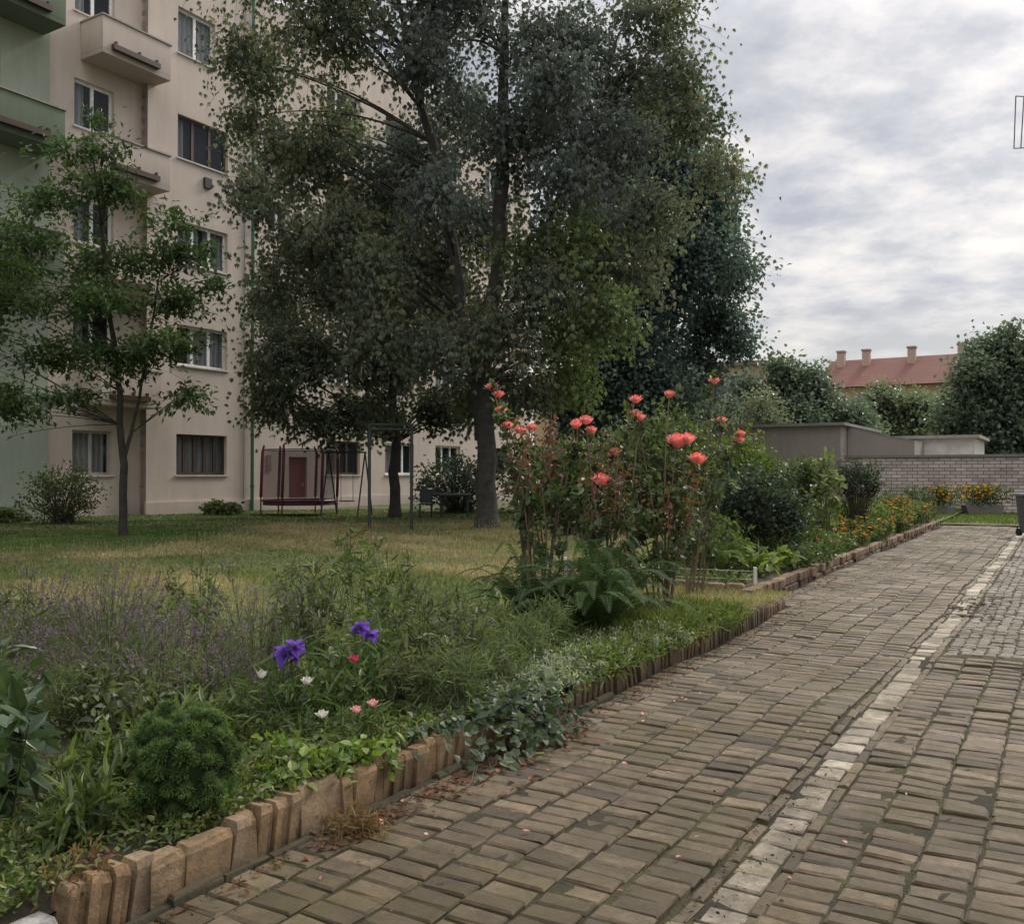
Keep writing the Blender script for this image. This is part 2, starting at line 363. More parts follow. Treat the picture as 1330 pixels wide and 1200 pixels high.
# ---- garden edging
def edgemat():
    m,nt,b,out=newmat("edging_brick"); a=attr(nt)
    c=mix(nt,1.,a,ramp(nt,noise(nt,9,8,.75),[(.3,.5),(.7,1.3)]),'MULTIPLY')
    c=mix(nt,ramp(nt,noise(nt,4.,8,.8),[(.48,0.),(.64,.8)]),c,(.055,.048,.019))
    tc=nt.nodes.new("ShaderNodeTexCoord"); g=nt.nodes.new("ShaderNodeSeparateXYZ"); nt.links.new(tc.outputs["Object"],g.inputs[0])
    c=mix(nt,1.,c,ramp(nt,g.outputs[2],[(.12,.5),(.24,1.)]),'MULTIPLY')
    nt.links.new(c,b.inputs["Base Color"]); b.inputs["Roughness"].default_value=.9; bump(nt,b,noise(nt,35,8,.75),1.,.014); return m
M_EDGE=edgemat()
def edge_block(q,X,Y,ly,lx,h,col,ridged,tilt,ch=.012,cn=.003):
    n=max(3,int(ly/.036)) if ridged else 1
    ys=np.linspace(-ly/2,ly/2,n+1); hb=h
    for k in range(n):
        a,b=ys[k]+.001,ys[k+1]-.001
        dd=(.014 if k%2 else 0) if ridged else 0; hh=hb-(.01 if (k%2 and ridged) else 0)+rng.normal(0,.003)
        P=[]
        for (z,i) in ((-.12,0),(hh-ch*2.2,0),(hh,ch)):
            for (sx,sy) in ((-1,0),(1,0),(1,1),(-1,1)):
                x=sx*(lx/2-i)-(dd if sx>0 else 0); y=(a+i*.5) if sy==0 else (b-i*.5)
                P.append([X+x+tilt[0]*z,Y+y+tilt[1]*z,z])
        P=np.array(P)+rng.normal(0,cn,(12,3))
        Q=[[8,9,10,11]]
        for k2 in range(4):
            k1=(k2+1)%4; Q+=[[k2,k1,4+k1,4+k2],[4+k2,4+k1,8+k1,8+k2]]
        q.add(Gv(P),Q,np.asarray(col)*(1+rng.normal(0,.06)))
q=QB(); edge_block(q,-2.72,1.42,.62,.1,.14,(.5,.48,.45),False,(0,0),cn=.002); y=1.74
while y<10.2:
    ly=rng.choice([.065,.08,.1,.14,.2,.24]); rd=(ly>.17) and rng.random()<.85
    col=pal([(.27,.17,.09),(.37,.255,.145),(.26,.16,.08),(.36,.27,.175)],1)[0]
    h=rng.uniform(.18,.215)
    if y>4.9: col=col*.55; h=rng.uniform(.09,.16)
    lean=.16+rng.normal(0,.06)
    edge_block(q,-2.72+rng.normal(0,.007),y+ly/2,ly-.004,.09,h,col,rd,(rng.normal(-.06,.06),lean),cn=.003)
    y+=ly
y=1.7
while y<5.5:
    ly=rng.uniform(.18,.26); edge_block(q,-2.64,y+ly/2,ly-.006,.045,.04+rng.normal(0,.008),pal([(.07,.06,.03),(.11,.09,.05)],1)[0],False,(0,0),.008); y+=ly
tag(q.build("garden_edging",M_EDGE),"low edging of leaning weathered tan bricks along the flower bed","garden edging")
q=QB(); y=10.4
while y<28.3:
    ly=rng.uniform(.2,.26); 
    for lv in range(2):
        col=pal([(.15,.09,.05),(.22,.14,.085),(.28,.21,.14)],1)[0]
        X=-3.2+rng.normal(0,.015)
        q.box(X-.07,X+.07,y+lv*.08,y+ly-.012+lv*.08,-.08+lv*.13+rng.normal(0,.006),.045+lv*.12,col)
    y+=ly
x=-3.4
while x>-6.2:
    edge_block(q,x,10.75,.1,.22,.2,pal([(.16,.1,.07),(.24,.17,.1)],1)[0],False,(0,.05)); x-=.235
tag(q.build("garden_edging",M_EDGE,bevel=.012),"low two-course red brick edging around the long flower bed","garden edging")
# ---- apartment buildings
def facade(q,X,Y0,Y1,z0,z1,ops,dp=.22,m=0,md=1):
    ys=sorted(set([Y0,Y1]+[o[0] for o in ops]+[o[1] for o in ops])); zs=sorted(set([z0,z1]+[o[2] for o in ops]+[o[3] for o in ops]))
    for i in range(len(ys)-1):
        for j in range(len(zs)-1):
            cy=(ys[i]+ys[i+1])/2; cz=(zs[j]+zs[j+1])/2
            if any(o[0]<cy<o[1] and o[2]<cz<o[3] for o in ops): continue
            q.quad([[X,ys[i],zs[j]],[X,ys[i+1],zs[j]],[X,ys[i+1],zs[j+1]],[X,ys[i],zs[j+1]]],m=m)
    for (a,b,c,d) in ops:
        x2=X-dp
        q.quad([[X,a,c],[x2,a,c],[x2,a,d],[X,a,d]],m=m); q.quad([[X,b,c],[X,b,d],[x2,b,d],[x2,b,c]],m=m)
        q.quad([[X,a,d],[x2,a,d],[x2,b,d],[X,b,d]],m=m); q.quad([[X,a,c],[X,b,c],[x2,b,c],[x2,a,c]],m=m)
        x3=X-1.2
        q.quad([[x3,a-.3,c-.3],[x3,b+.3,c-.3],[x3,b+.3,d+.3],[x3,a-.3,d+.3]],m=md)
        for zz in (c-.3,d+.3): q.quad([[x3,a-.3,zz],[x3,b+.3,zz],[x2-.02,b+.3,zz],[x2-.02,a-.3,zz]],m=md)
        for yy in (a-.3,b+.3): q.quad([[x3,yy,c-.3],[x3,yy,d+.3],[x2-.02,yy,d+.3],[x2-.02,yy,c-.3]],m=md)
def window(par,X,a,b,c,d,np_,fc,curt,dp=.14):
    q=QB(); x0=X-dp-.06; x1=X-dp; f=.09; fc=np.array(fc)
    q.box(x0,x1,a,b,c,c+f,fc); q.box(x0,x1,a,b,d-f,d,fc); q.box(x0,x1,a,a+f,c+f,d-f,fc); q.box(x0,x1,b-f,b,c+f,d-f,fc)
    for k in range(1,np_):
        yy=a+(b-a)*k/np_; q.box(x0-.002,x1+.003,yy-.055,yy+.055,c+f,d-f,fc)
    w=q.build("window",M_METAL,par)
    q=QB(); q.quad([[x0+.03,a+.03,c+.03],[x0+.03,b-.03,c+.03],[x0+.03,b-.03,d-.03],[x0+.03,a+.03,d-.03]]); q.build("pane",M_GLASS,w)
    q=QB(); q.box(X-dp,X+.06,a-.05,b+.05,c-.05,c-.002,(.55,.52,.49)); q.build("sill",M_ANY,w)
    if curt:
        q=QB()
        for (s,e) in curt:
            n=14; yy=np.linspace(a+(b-a)*s,a+(b-a)*e,n); xx=x0-.1+.025*(np.arange(n)%2)
            for k in range(n-1): q.quad([[xx[k],yy[k],c],[xx[k+1],yy[k+1],c],[xx[k+1],yy[k+1],d],[xx[k],yy[k],d]])
        q.build("curtain",M_CURT,w)
ROW=[(1.45,2.85),(5.2,6.6),(8.7,10.15),(12.3,13.8),(15.9,17.5)]
WH=(.8,.8,.78); BR=(.07,.045,.035)
def body(q,X,Y0,Y1,z0,z1,m=0,D=12):
    q.quad([[X,Y0,z0],[X-D,Y0,z0],[X-D,Y0,z1],[X,Y0,z1]],m=m); q.quad([[X,Y1,z0],[X,Y1,z1],[X-D,Y1,z1],[X-D,Y1,z0]],m=m)
    q.quad([[X-D,Y0,z0],[X-D,Y1,z0],[X-D,Y1,z1],[X-D,Y0,z1]],m=m); q.quad([[X,Y0,z1],[X-D,Y0,z1],[X-D,Y1,z1],[X,Y1,z1]],m=m)
pk=thing("apartment_building","tall pale cream apartment block with balconies and a green downpipe","building",G(-26,31,0),None)
q=QB()
opsB=[(17.4,18.8,a,b) for a,b in ROW]
facade(q,-26.35,16.5,19.8,-.1,19.6,opsB); 
q.quad([[-26.35,19.8,-.1],[-26,19.8,-.1],[-26,19.8,19.6],[-26.35,19.8,19.6]])
q.quad([[-26.35,16.5,19.6],[-26.35,19.8,19.6],[-38,19.8,19.6],[-38,16.5,19.6]])
opsA=[(21.0,23.2 if i<4 else 22.6,a,b) for i,(a,b) in enumerate(ROW)]
STR=[(3.7,4.9),(7.0,8.3),(10.7,11.9),(14.,15.2)]
opsC=[(25.15,26.3,a,b) for a,b in STR]+[(26.3,27.3,.1,2.15)]
opsD=[(c0,c0+2.1,a,b) for c0 in (28.4,32.2,36,40.4) for a,b in ROW]
facade(q,-26,19.8,45,-.1,19.6,opsA+opsC+opsD); body(q,-26,19.8,45,-.1,19.6)
q.box(-26.02,-25.93,19.75,45,-.1,.55)
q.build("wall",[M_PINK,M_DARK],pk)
for i,o_ in enumerate(opsB): window(pk,-26.35,*o_,2,WH if i not in (0,) else (.4,.38,.35),[(0,.35)] if i else [(.1,.9)])
for i,o_ in enumerate(opsA): window(pk,-26,*o_,3 if i in(1,2,3) else (5 if i==0 else 2),BR if i in (0,3) else WH,{0:[(.0,1)],1:[(.3,1)],2:[(.05,.5),(.6,1)],3:[(.1,.2)],4:[(0,1)]}[i])
for o_ in opsC[:-1]: window(pk,-26,*o_,2,(.6,.6,.58),None)
for i,o_ in enumerate(opsD): window(pk,-26,*o_,3,WH if i%3 else BR,[(.1,.4)] if i%2 else None)
q=QB(); q.box(-26.15,-26.1,26.3,27.3,.1,2.15,(.13,.05,.04)); dr=q.build("door",M_METAL,pk,bevel=.005)
q=QB(); q.box(-26.1,-26.05,27.1,27.15,1.0,1.15,(.4,.4,.4)); q.build("handle",M_METAL,dr)
q=QB(); 
P=np.array([G(-25.88,24.3,z) for z in np.linspace(.1,19.5,20)]); btubes(q,P[None],.065,10,(.04,.13,.085))
for z in np.arange(1,19,1.9): P=np.array([G(-25.88,24.3,z),G(-25.88,24.3,z+.06)]); btubes(q,P[None],.085,10,(.03,.1,.07))
q.build("downpipe",M_METAL,pk,smooth=True)
q=QB(); P=np.array([G(-25.95,23.95,z) for z in np.linspace(.1,19.5,6)]); btubes(q,P[None],.02,6,(.25,.25,.24)); q.build("lightning_rod_cable",M_METAL,pk)
q=QB(); q.box(-26,-25.9,22.1,22.4,11.55,11.9,(.03,.03,.03)); q.build("vent",M_METAL,pk)
q=QB(); q.box(-26,-25.93,25.1,25.3,1.6,2.2,(.25,.2,.15)); q.build("letter_box",M_METAL,pk)
def balcony(par,X,Y0,Y1,z,col,m):
    q=QB(); q.box(X,X+1.1,Y0,Y1,z,z+.14,col); q.box(X+1.0,X+1.1,Y0,Y1,z+.14,z+1.15,col); q.box(X,X+1.0,Y0,Y0+.1,z+.14,z+1.15,col); q.box(X,X+1.0,Y1-.1,Y1,z+.14,z+1.15,col)
    b=q.build("balcony",m,par,bevel=.01)
    q=QB(); q.box(X,X+1.14,Y0-.03,Y1+.03,z+1.152,z+1.2,(.3,.27,.25)); q.build("coping",M_ANY,b)
    q=QB(); q.box(X+1.103,X+1.25,Y0+.3,Y1-.5,z+.18,z+.34,(.06,.035,.025))
    for yy in (Y0+.4,(Y0+Y1)/2,Y1-.6): q.box(X+1.102,X+1.19,yy,yy+.06,z+.34,z+.46,(.07,.04,.03))
    q.build("planter_rail",M_METAL,b)
for z in (14.4,10.75,7.15,3.6): balcony(pk,-26.34,17.6,20.1 if z>9 else 19.79,z,(1,1,1),M_PINK)
gb=thing("apartment_building","tall pale green apartment block with solid green balconies","building",G(-26.2,10,0),None)
q=QB(); opsG=[(13.1,15.0,a-.2,b-.2) for a,b in ROW]+[(8.5,10.4,a-.2,b-.2) for a,b in ROW]
facade(q,-26.2,2,16.499,-.1,19.2,opsG); body(q,-26.2,2,16.499,-.1,19.2)
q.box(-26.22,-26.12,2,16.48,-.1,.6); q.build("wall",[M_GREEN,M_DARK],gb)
for i,o_ in enumerate(opsG): window(gb,-26.2,*o_,2,WH if i else BR,[(0,.5)] if i%2 else [(.3,.8)])
for z in (14.6,10.95,7.35): balcony(gb,-26.2,12.2,16.3,z,(1,1,1),M_GREEN2)
# ---- garage, brick wall, small outbuildings
gr=thing("garage","low grey rendered garage with a flat roof","garage",G(-11,38,0))
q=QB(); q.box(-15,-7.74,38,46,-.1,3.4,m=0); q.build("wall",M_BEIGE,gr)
q=QB(); q.box(-15.2,-7.55,37.8,46.2,3.402,3.52,(.2,.19,.18)); q.build("roof",M_ANY,gr)
sh=thing("shed","white rendered shed with a shallow roof behind the wall","shed",G(-4.5,44,0))
q=QB(); q.box(-6.2,-3.3,42,47,-.1,2.95,(.55,.53,.5)); q.build("wall",M_ANY,sh)
q=QB(); q.box(-6.4,-3.1,41.8,47.2,2.952,3.08,(.3,.28,.26)); q.build("roof",M_ANY,sh)
sh=thing("shed","rendered lean-to with a sloping grey roof","shed",G(-7,41,0))
q=QB(); v=Gv(np.array([[-7.72,39.2,-.1],[-5.2,39.2,-.1],[-5.2,46,-.1],[-7.72,46,-.1],[-7.72,39.2,3.3],[-5.2,39.2,2.7],[-5.2,46,2.7],[-7.72,46,3.3]]))
q.add(v,[[0,1,5,4],[1,2,6,5],[2,3,7,6],[3,0,4,7],[4,5,6,7]]); q.build("wall",M_BEIGE,sh)
q=QB(); v2=v[4:].copy(); t=v2.copy(); v2[:,2]+=.005; t[:,2]+=.1; q.add(np.concatenate([v2,t]),[[4,5,6,7],[0,1,5,4],[1,2,6,5],[2,3,7,6],[3,0,4,7],[0,3,2,1]],(.2,.19,.18)); q.build("roof",M_ANY,sh)
def brickmat():
    m,nt,b,out=newmat("white_brick")
    tc=nt.nodes.new("ShaderNodeTexCoord")
    vr=nt.nodes.new("ShaderNodeVectorRotate"); vr.rotation_type='Z_AXIS'; vr.inputs["Angle"].default_value=ANG
    nt.links.new(tc.outputs["Object"],vr.inputs["Vector"])
    sp=nt.nodes.new("ShaderNodeSeparateXYZ"); nt.links.new(vr.outputs[0],sp.inputs[0]); cb=nt.nodes.new("ShaderNodeCombineXYZ")
    nt.links.new(sp.outputs[0],cb.inputs[0]); nt.links.new(sp.outputs[2],cb.inputs[1])
    t=nt.nodes.new("ShaderNodeTexBrick"); t.inputs["Scale"].default_value=1; t.inputs["Brick Width"].default_value=.38; t.inputs["Row Height"].default_value=.13; t.inputs["Mortar Size"].default_value=.014
    t.inputs["Color1"].default_value=(.6,.53,.5,1); t.inputs["Color2"].default_value=(.4,.34,.315,1); t.inputs["Mortar"].default_value=(.15,.125,.11,1)
    nt.links.new(cb.outputs[0],t.inputs[0])
    c=mix(nt,1.,t.outputs["Color"],ramp(nt,noise(nt,.9,6),[(.3,.7),(.7,1.15)]),'MULTIPLY')
    nt.links.new(c,b.inputs["Base Color"]); b.inputs["Roughness"].default_value=.9
    return m
M_BRICK=brickmat()
bw=thing("brick_wall","long low wall of whitish painted bricks closing off the yard","wall",G(3,38.8,0))
q=QB(); q.box(-7.73,14,38.8,39.1,-.1,2.12); q.build("masonry",M_BRICK,bw)
q=QB(); q.box(-7.73,14.05,38.74,39.16,2.122,2.22,(.2,.17,.16)); q.build("coping",M_ANY,bw)
# ---- far red roofed house
def tilemat():
    m,nt,b,out=newmat("clay_roof_tiles")
    tc=nt.nodes.new("ShaderNodeTexCoord"); w=nt.nodes.new("ShaderNodeTexWave"); w.bands_direction='Z'; w.inputs["Scale"].default_value=1.2; nt.links.new(tc.outputs["Object"],w.inputs[0])
    c=mix(nt,noise(nt,.8,6),(.12,.045,.035),(.2,.09,.065)); c=mix(nt,1.,c,ramp(nt,w.outputs["Fac"],[(0,.7),(.4,1.)]),'MULTIPLY')
    nt.links.new(c,b.inputs["Base Color"]); b.inputs["Roughness"].default_value=.85; return m
M_TILE=tilemat()
rh=thing("house","long ochre apartment house with red tiled roof and chimneys","house",G(-11,97,0))
q=QB()
q.box(-20.6,0,93,103,-.1,9.8); q.build("wall",M_OCHRE,rh)
q=QB(); v=Gv(np.array([[-20.9,92.5,9.81],[.4,92.5,9.81],[.4,103.5,9.81],[-20.9,103.5,9.81],[-20.9,98,13.],[.4,98,13.],[.4,98.01,13.],[-20.9,98.01,13.]]))
q.add(v,[[0,1,5,4],[2,3,7,6],[0,4,7,3],[1,2,6,5],[0,3,2,1]]); rf=q.build("roof",M_TILE,rh)
for xx in (-20.0,-17.6,-13.4,-9.0,-5):
    q=QB(); q.box(xx,xx+.7,96.6,97.4,11.5,13.7,(.42,.3,.25)); q.box(xx-.08,xx+.78,96.5,97.5,13.702,13.85,(.3,.27,.25)); q.build("chimney",M_ANY,rf)
for xx in np.arange(-20,-1,2.6):
    for zz in (1.5,4.6,7.6):
        q=QB(); q.box(xx,xx+1.2,92.95,92.998,zz,zz+1.4,(.5,.5,.48)); q.box(xx+.1,xx+.56,92.93,92.948,zz+.1,zz+1.3,(.05,.06,.07)); q.box(xx+.64,xx+1.1,92.93,92.948,zz+.1,zz+1.3,(.05,.06,.07)); q.build("window",M_METAL,rh)
yh=thing("house","ochre yellow house glimpsed between the trees","house",G(-27,74,0))
q=QB(); q.box(-40,-20,70,80,-.1,9.8); q.build("wall",M_OCHRE,yh)
q=QB(); q.box(-40.3,-19.7,69.7,80.3,9.802,10.1,(.2,.13,.1)); q.build("roof",M_ANY,yh)
for xx in np.arange(-38,-21,2.8):
    for zz in (1.5,4.6,7.4):
        q=QB(); q.box(xx,xx+1.2,69.9,69.998,zz,zz+1.4,(.5,.5,.48)); q.box(xx+.1,xx+1.1,69.88,69.898,zz+.1,zz+1.3,(.05,.06,.07)); q.build("window",M_METAL,yh)
# ================= TREES =================
CH=[(.065,.085,.068),(.10,.127,.09),(.14,.17,.105),(.19,.165,.11)]  # chestnut greens lightened and greyed towards blue, haze put into the colour
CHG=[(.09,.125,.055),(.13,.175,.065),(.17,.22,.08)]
CHB=[(.09,.108,.11),(.125,.15,.145),(.16,.19,.17)]  # bluish leaves for the central crown, a hazy veil painted into them
def B(l,y0,sy=1.6):
    return [(a[0],y0+rng.uniform(-sy,sy),a[1],a[2])+tuple(a[3:]) for a in l]
bl=B([(-7.0,12.6,1.7),(-7.4,11.2,1.0),(-4.3,12.6,2.3),(-1.5,13.2,2.3,CHB),(1.3,13,2.3,CHB),(3.4,12.2,1.8),(4.9,10.6,1.2),(5.2,9.0,.9),(4.4,11.8,1.1),(-5.4,9.8,1.7),(-6.3,8.2,1.1),(-2.9,9.8,2.1,CHB),(.2,10,2.2,CHB),(2.5,9.8,2.1,CHB),(4.0,8.6,1.4),(-4.6,7.4,1.9),(-5.9,6.2,1.2),(-2.3,7.0,2.0),(.9,7,1.9,CHG),(2.3,7.3,1.6),(3.3,6.8,1.1),(-.2,4.9,1.5),(1.4,5.1,1.6,CHG),(2.4,5.3,1.2,CHG),(-2.0,4.6,1.4),(1.6,3.8,1.0,CHG),(-1.2,3.6,.8),(.5,3.6,.8),(-3.3,16,3),(.7,16,3),(4,14,1.7),(-6.5,15,2.4),(-3.4,5.0,1.3)],24,2.0)
bl+=[(.7,22.1,5.9,1.1),(-1.9,21.9,8.0,1.2,CHB),(1.0,21.9,10.8,1.4,CHB),(1.2,22.2,8.6,1.2,CHB),(-3.4,22.3,6.3,1.2),(-2.2,22.2,11.6,1.4,CHB),
 (-1.0,26.4,5.6,1.6),(-1.0,26.6,8.6,1.7,CHB),(-1.6,26.6,11.9,1.6,CHB),(-3.8,26.4,8.6,1.7),(-5.0,26.3,11.2,1.5),(.1,26.0,3.9,1.0),(1.4,26.3,12,1.4,CHB),(-6.3,25.5,10.3,1.1)]
make_tree("tree","tall horse chestnut with full soft drooping foliage and a double trunk","tree",
 [[(-.65,24,.05,.3),(-.7,24,2,.25),(-.75,24,4.5,.22),(-.3,24,7.5,.2),(-.2,24,11,.15),(-.2,24,15,.07)],[(-.72,24.1,2.4,.2),(-1.2,24,5,.17),(-1.6,24,8,.14),(-2.6,24,12,.1),(-3.2,24,15,.05)],[(-.45,24,5,.1),(.9,24,8,.08),(2.2,24,11,.06),(2.8,24,13,.03)]],
 bl,33,17,.145,.043,CH,True,.2,.9,bark=(.06,.055,.05),limb=.03,twr=.008,dz=.55,shell=(.4,1.2))
bl=B([(-6.6,5.1,2.2),(-3.8,5.1,2.4),(-7.5,3.7,1.3),(-5.2,3.4,1.4),(-2.6,3.6,1.4),(-5.6,7.6,2.3),(-2.8,7.4,2.3),(-4.2,9.8,2.2),(-8.3,5.2,1.0),(-7.0,9,1.4),(-7.8,6.8,1.2),(-1.0,3.7,1.2),(-4.0,3.2,1.1),(-6.4,3.2,1.1)],29.5,1.6)
make_tree("tree","dense spreading chestnut tree with thin trunk by the playground","tree",
 [[(-3.8,30,.05,.19),(-3.75,30,2.5,.16),(-4,30,5.5,.13),(-4.1,30,9,.06)]],bl,32,16,.165,.052,CH,True,.18,.8,bark=(.045,.041,.037),limb=.03,twr=.009,dz=.5)
LD=[(.05,.078,.09),(.075,.115,.112),(.105,.15,.125)]  # linden leaves, extra blue in the colour stands for haze
LDD=[(.03,.05,.045),(.05,.08,.06),(.07,.105,.065)]
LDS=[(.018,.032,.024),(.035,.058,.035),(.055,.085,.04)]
bl=B([(5.1,14,2.5),(7.0,12.4,2.0),(4,11,2.7),(6.8,9.5,2.7),(8.2,7.6,1.6),(4.7,7.4,3),(2.9,6.8,2.1),(5.9,15.2,1.5),(5,4.5,2.5),(2.5,4,2),(7.2,5.4,1.9),(8.6,9.4,1.2),(7.9,11,1.3),(9.0,6.6,.9)],36,1.8)
make_tree("tree","large dark linden tree with compact crown","tree",[[(5.2,36,.05,.35),(5.2,36,5,.28),(5.4,36,10,.18),(5.7,36,15,.05)]],bl,40,34,.19,.15,LD,False,.3,.3,dz=.5,shell=(.35,1.15))
SP=[(.038,.068,.024),(.065,.11,.034),(.10,.155,.048)]
bl=B([(-9.2,8.3,.8),(-9.1,9.3,.4),(-8.6,7.5,1.05),(-9.9,7.3,1.0),(-10.3,6.4,1.15),(-7.8,6.4,1.05),(-9.1,6.2,1.3),(-10.8,5.2,1.2),(-7.1,6.8,.65),(-7.4,5.3,1.05),(-8.9,5.1,1.3),(-10.2,4.1,1.15),(-8.4,4.0,1.25),(-6.9,3.1,.65),(-7.2,4.2,.95),(-10.9,2.9,.9),(-6.7,5.7,.55),(-11.5,6.1,1.05),(-11.8,4.5,1.1),(-9.5,3.1,.75),(-6.5,6.3,.45),(-11.6,3.3,.9),(-8.3,8.3,.5)],20,.9)
make_tree("tree","slender young tree with layered leafy branches","tree",
 [[(-8.4,20,.05,.09),(-8.42,20,1.6,.08),(-8.5,20,3,.065),(-8.8,20,5.5,.045),(-9.15,20,9.2,.012)],[(-8.43,20,1.7,.045),(-8.2,20.1,2.8,.035),(-7.9,20.2,4.5,.025),(-7.7,20.3,6.5,.01)]],
 bl,42,18,.16,.08,SP,False,.10,.05,bark=(.035,.03,.025),limb=.013,twr=.005,shell=(.3,1.4),flat=.42,curve=.02,dz=.15,ur=.4)
FT=[(.065,.09,.075),(.095,.13,.09),(.125,.165,.10)]  # far foliage paler and bluer, aerial haze carried by the leaf colour
LT=[(.08,.105,.07),(.12,.15,.085),(.15,.175,.10)]
def fartree(x,y,parts,label,tw=26,cols=FT,g=None,L=.34):
    r0=.22; top=max(p[1] for p in parts)
    make_tree("tree",label,"tree",[[(x,y,-.05,r0),(x,y,top*.5,r0*.7),(x,y,top,.05)]],[(x+a,y+rng.uniform(-1,1),b,c) for a,b,c in parts],tw,28,L*.85,L*.6,cols,False,.35,.3,group=g,dz=.3,shell=(.3,1.15))
fartree(15.2,50,[(-1.8,4.6,1.7),(0,6.4,1.7),(1.5,5,2),(-.2,4,2),(-2.3,6.0,1.),(2.8,4.2,1.5),(1.1,6.6,.9),(-.3,2.2,2),(-.7,7.3,.7)],"round crowned green tree behind the garage")
fartree(19.8,56,[(-1,4.4,1.5),(.8,4.8,1.4),(0,3,1.8),(2,3.6,1.4)],"round crowned green tree behind the garage")
fartree(25,62,[(-2.4,5.2,1.6),(0,6.2,1.7),(1.9,5.4,1.8),(0,3.5,2),(2.6,3,1.6),(-2.6,3.2,1.8),(-3.4,4.4,1.2)],"light green tree behind the brick wall",cols=LT)
fartree(30,66,[(-1.4,5.8,1.6),(1,4.6,2.2),(1.6,5.9,1.5),(-1.8,3.5,1.8),(0,2.5,2)],"light green tree behind the brick wall",cols=LT)
fartree(22,72,[(-2,5.5,2.2),(1,5.8,2.2),(3,5,2)],"green tree in front of the ochre house")
fartree(34,76,[(-2,6,2.4),(1,6.4,2.2),(3,6,2)],"green tree in front of the ochre house")
fartree(26.2,50,[(-1.6,6.5,1.6),(0,7.9,1.5),(1.6,7,2),(-2.1,4.4,1.9),(.2,5,2.4),(2.6,4.6,2),(-1,2.7,2),(1.5,2.7,2.2),(-1.2,8.0,.8),(3,8,1.4),(-2.6,2.6,1.3),(.8,9,.6)],"tall dense green tree beyond the brick wall",30)
fartree(31,56,[(-1.6,6.5,1.6),(0,8,1.9),(1.6,7,2),(.2,5,2.4),(0,3,2.4)],"tall dense green tree beyond the brick wall")
fartree(11.8,44,[(-.5,4.4,.9),(0,5.,.6),(.3,3.8,1.2),(-.6,3,1.4)],"small pale grey green tree beside the garage",cols=[(.10,.12,.07),(.15,.17,.10)],L=.2)
fartree(11,58,[(0,6,2),(-2,5,2),(2,4,2),(3.5,5.5,1.3)],"dark green tree among the houses")
def shrub(name,label,x,y,rx,rz,zc,n,L,W,cols,g=None,lpt=16,jit=None,ry=None):
    z=float(hz(x,y)) if x*CA-y*SA<-3.3 else 0.
    e=thing(name,label,"shrub",(x,y,z),g); qs=QB(); ql=QB(); ry=ry or rx
    N=n; d=rdir(N,.25); lump=1+.18*np.sin(d[:,0]*5+d[:,2]*4+x)*np.cos(d[:,1]*6+y)
    E=np.array([x,y,zc])+d*np.array([rx,ry,rz])*(rng.uniform(.5,1.05,N)*lump)[:,None]; E[:,2]=np.maximum(E[:,2],z+.05)
    S=np.stack([x+rng.normal(0,rx*.12,N),y+rng.normal(0,rx*.12,N),np.full(N,z)],1); M_=(S+E)/2+np.array([0,0,.15*rz])
    btubes(qs,bez(S,E,np.array([0,0,.15*rz]),5),np.linspace(1,.3,5)[None]*.012*max(rx,.3),4,(.06,.05,.035))
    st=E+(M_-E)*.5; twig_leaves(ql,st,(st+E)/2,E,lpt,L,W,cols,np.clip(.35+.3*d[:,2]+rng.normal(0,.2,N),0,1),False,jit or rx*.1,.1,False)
    qs.build("stems",M_STEM,e); ql.build("foliage",M_PLANT,e); return e
GB=[(.045,.07,.025),(.08,.115,.04),(.115,.155,.055)]
YG=[(.07,.10,.025),(.12,.17,.042),(.17,.22,.06)]
shrub("bush","loose lilac bush behind the roses",1.4,21,1.4,.95,1.3,150,.14,.09,GB)
shrub("bush","loose lilac bush behind the roses",3.5,22,1.5,1.3,1.8,170,.14,.09,GB)
shrub("bush","loose lilac bush behind the roses",4.6,26,1.5,1.5,1.8,160,.16,.1,GB)
shrub("bush","dense green bush beside the garage",6.6,29,1.7,1.3,1.3,160,.16,.1,GB)
shrub("bush","dense green bush beside the garage",9.5,31,1.6,.8,1.1,140,.16,.1,GB)
shrub("bush","tall narrow shrub in the long bed",5.6,22.5,.9,1.1,1.5,130,.12,.07,YG)
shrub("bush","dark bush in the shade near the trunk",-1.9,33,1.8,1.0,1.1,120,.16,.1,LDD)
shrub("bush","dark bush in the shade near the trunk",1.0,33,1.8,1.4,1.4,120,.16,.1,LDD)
shrub("bush","loose rose shrub with pink flowers against the facade",-12.2,25,1.1,.85,.95,120,.1,.06,GB)
shrub("bush","low leafy plant at the foot of the facade",-9.6,30.5,.7,.25,.3,60,.14,.09,GB)
for x,y in ((-15.3,26),(-14.3,26.2)): shrub("bush","low leafy plant at the foot of the facade",x,y,.6,.25,.25,50,.12,.08,GB)
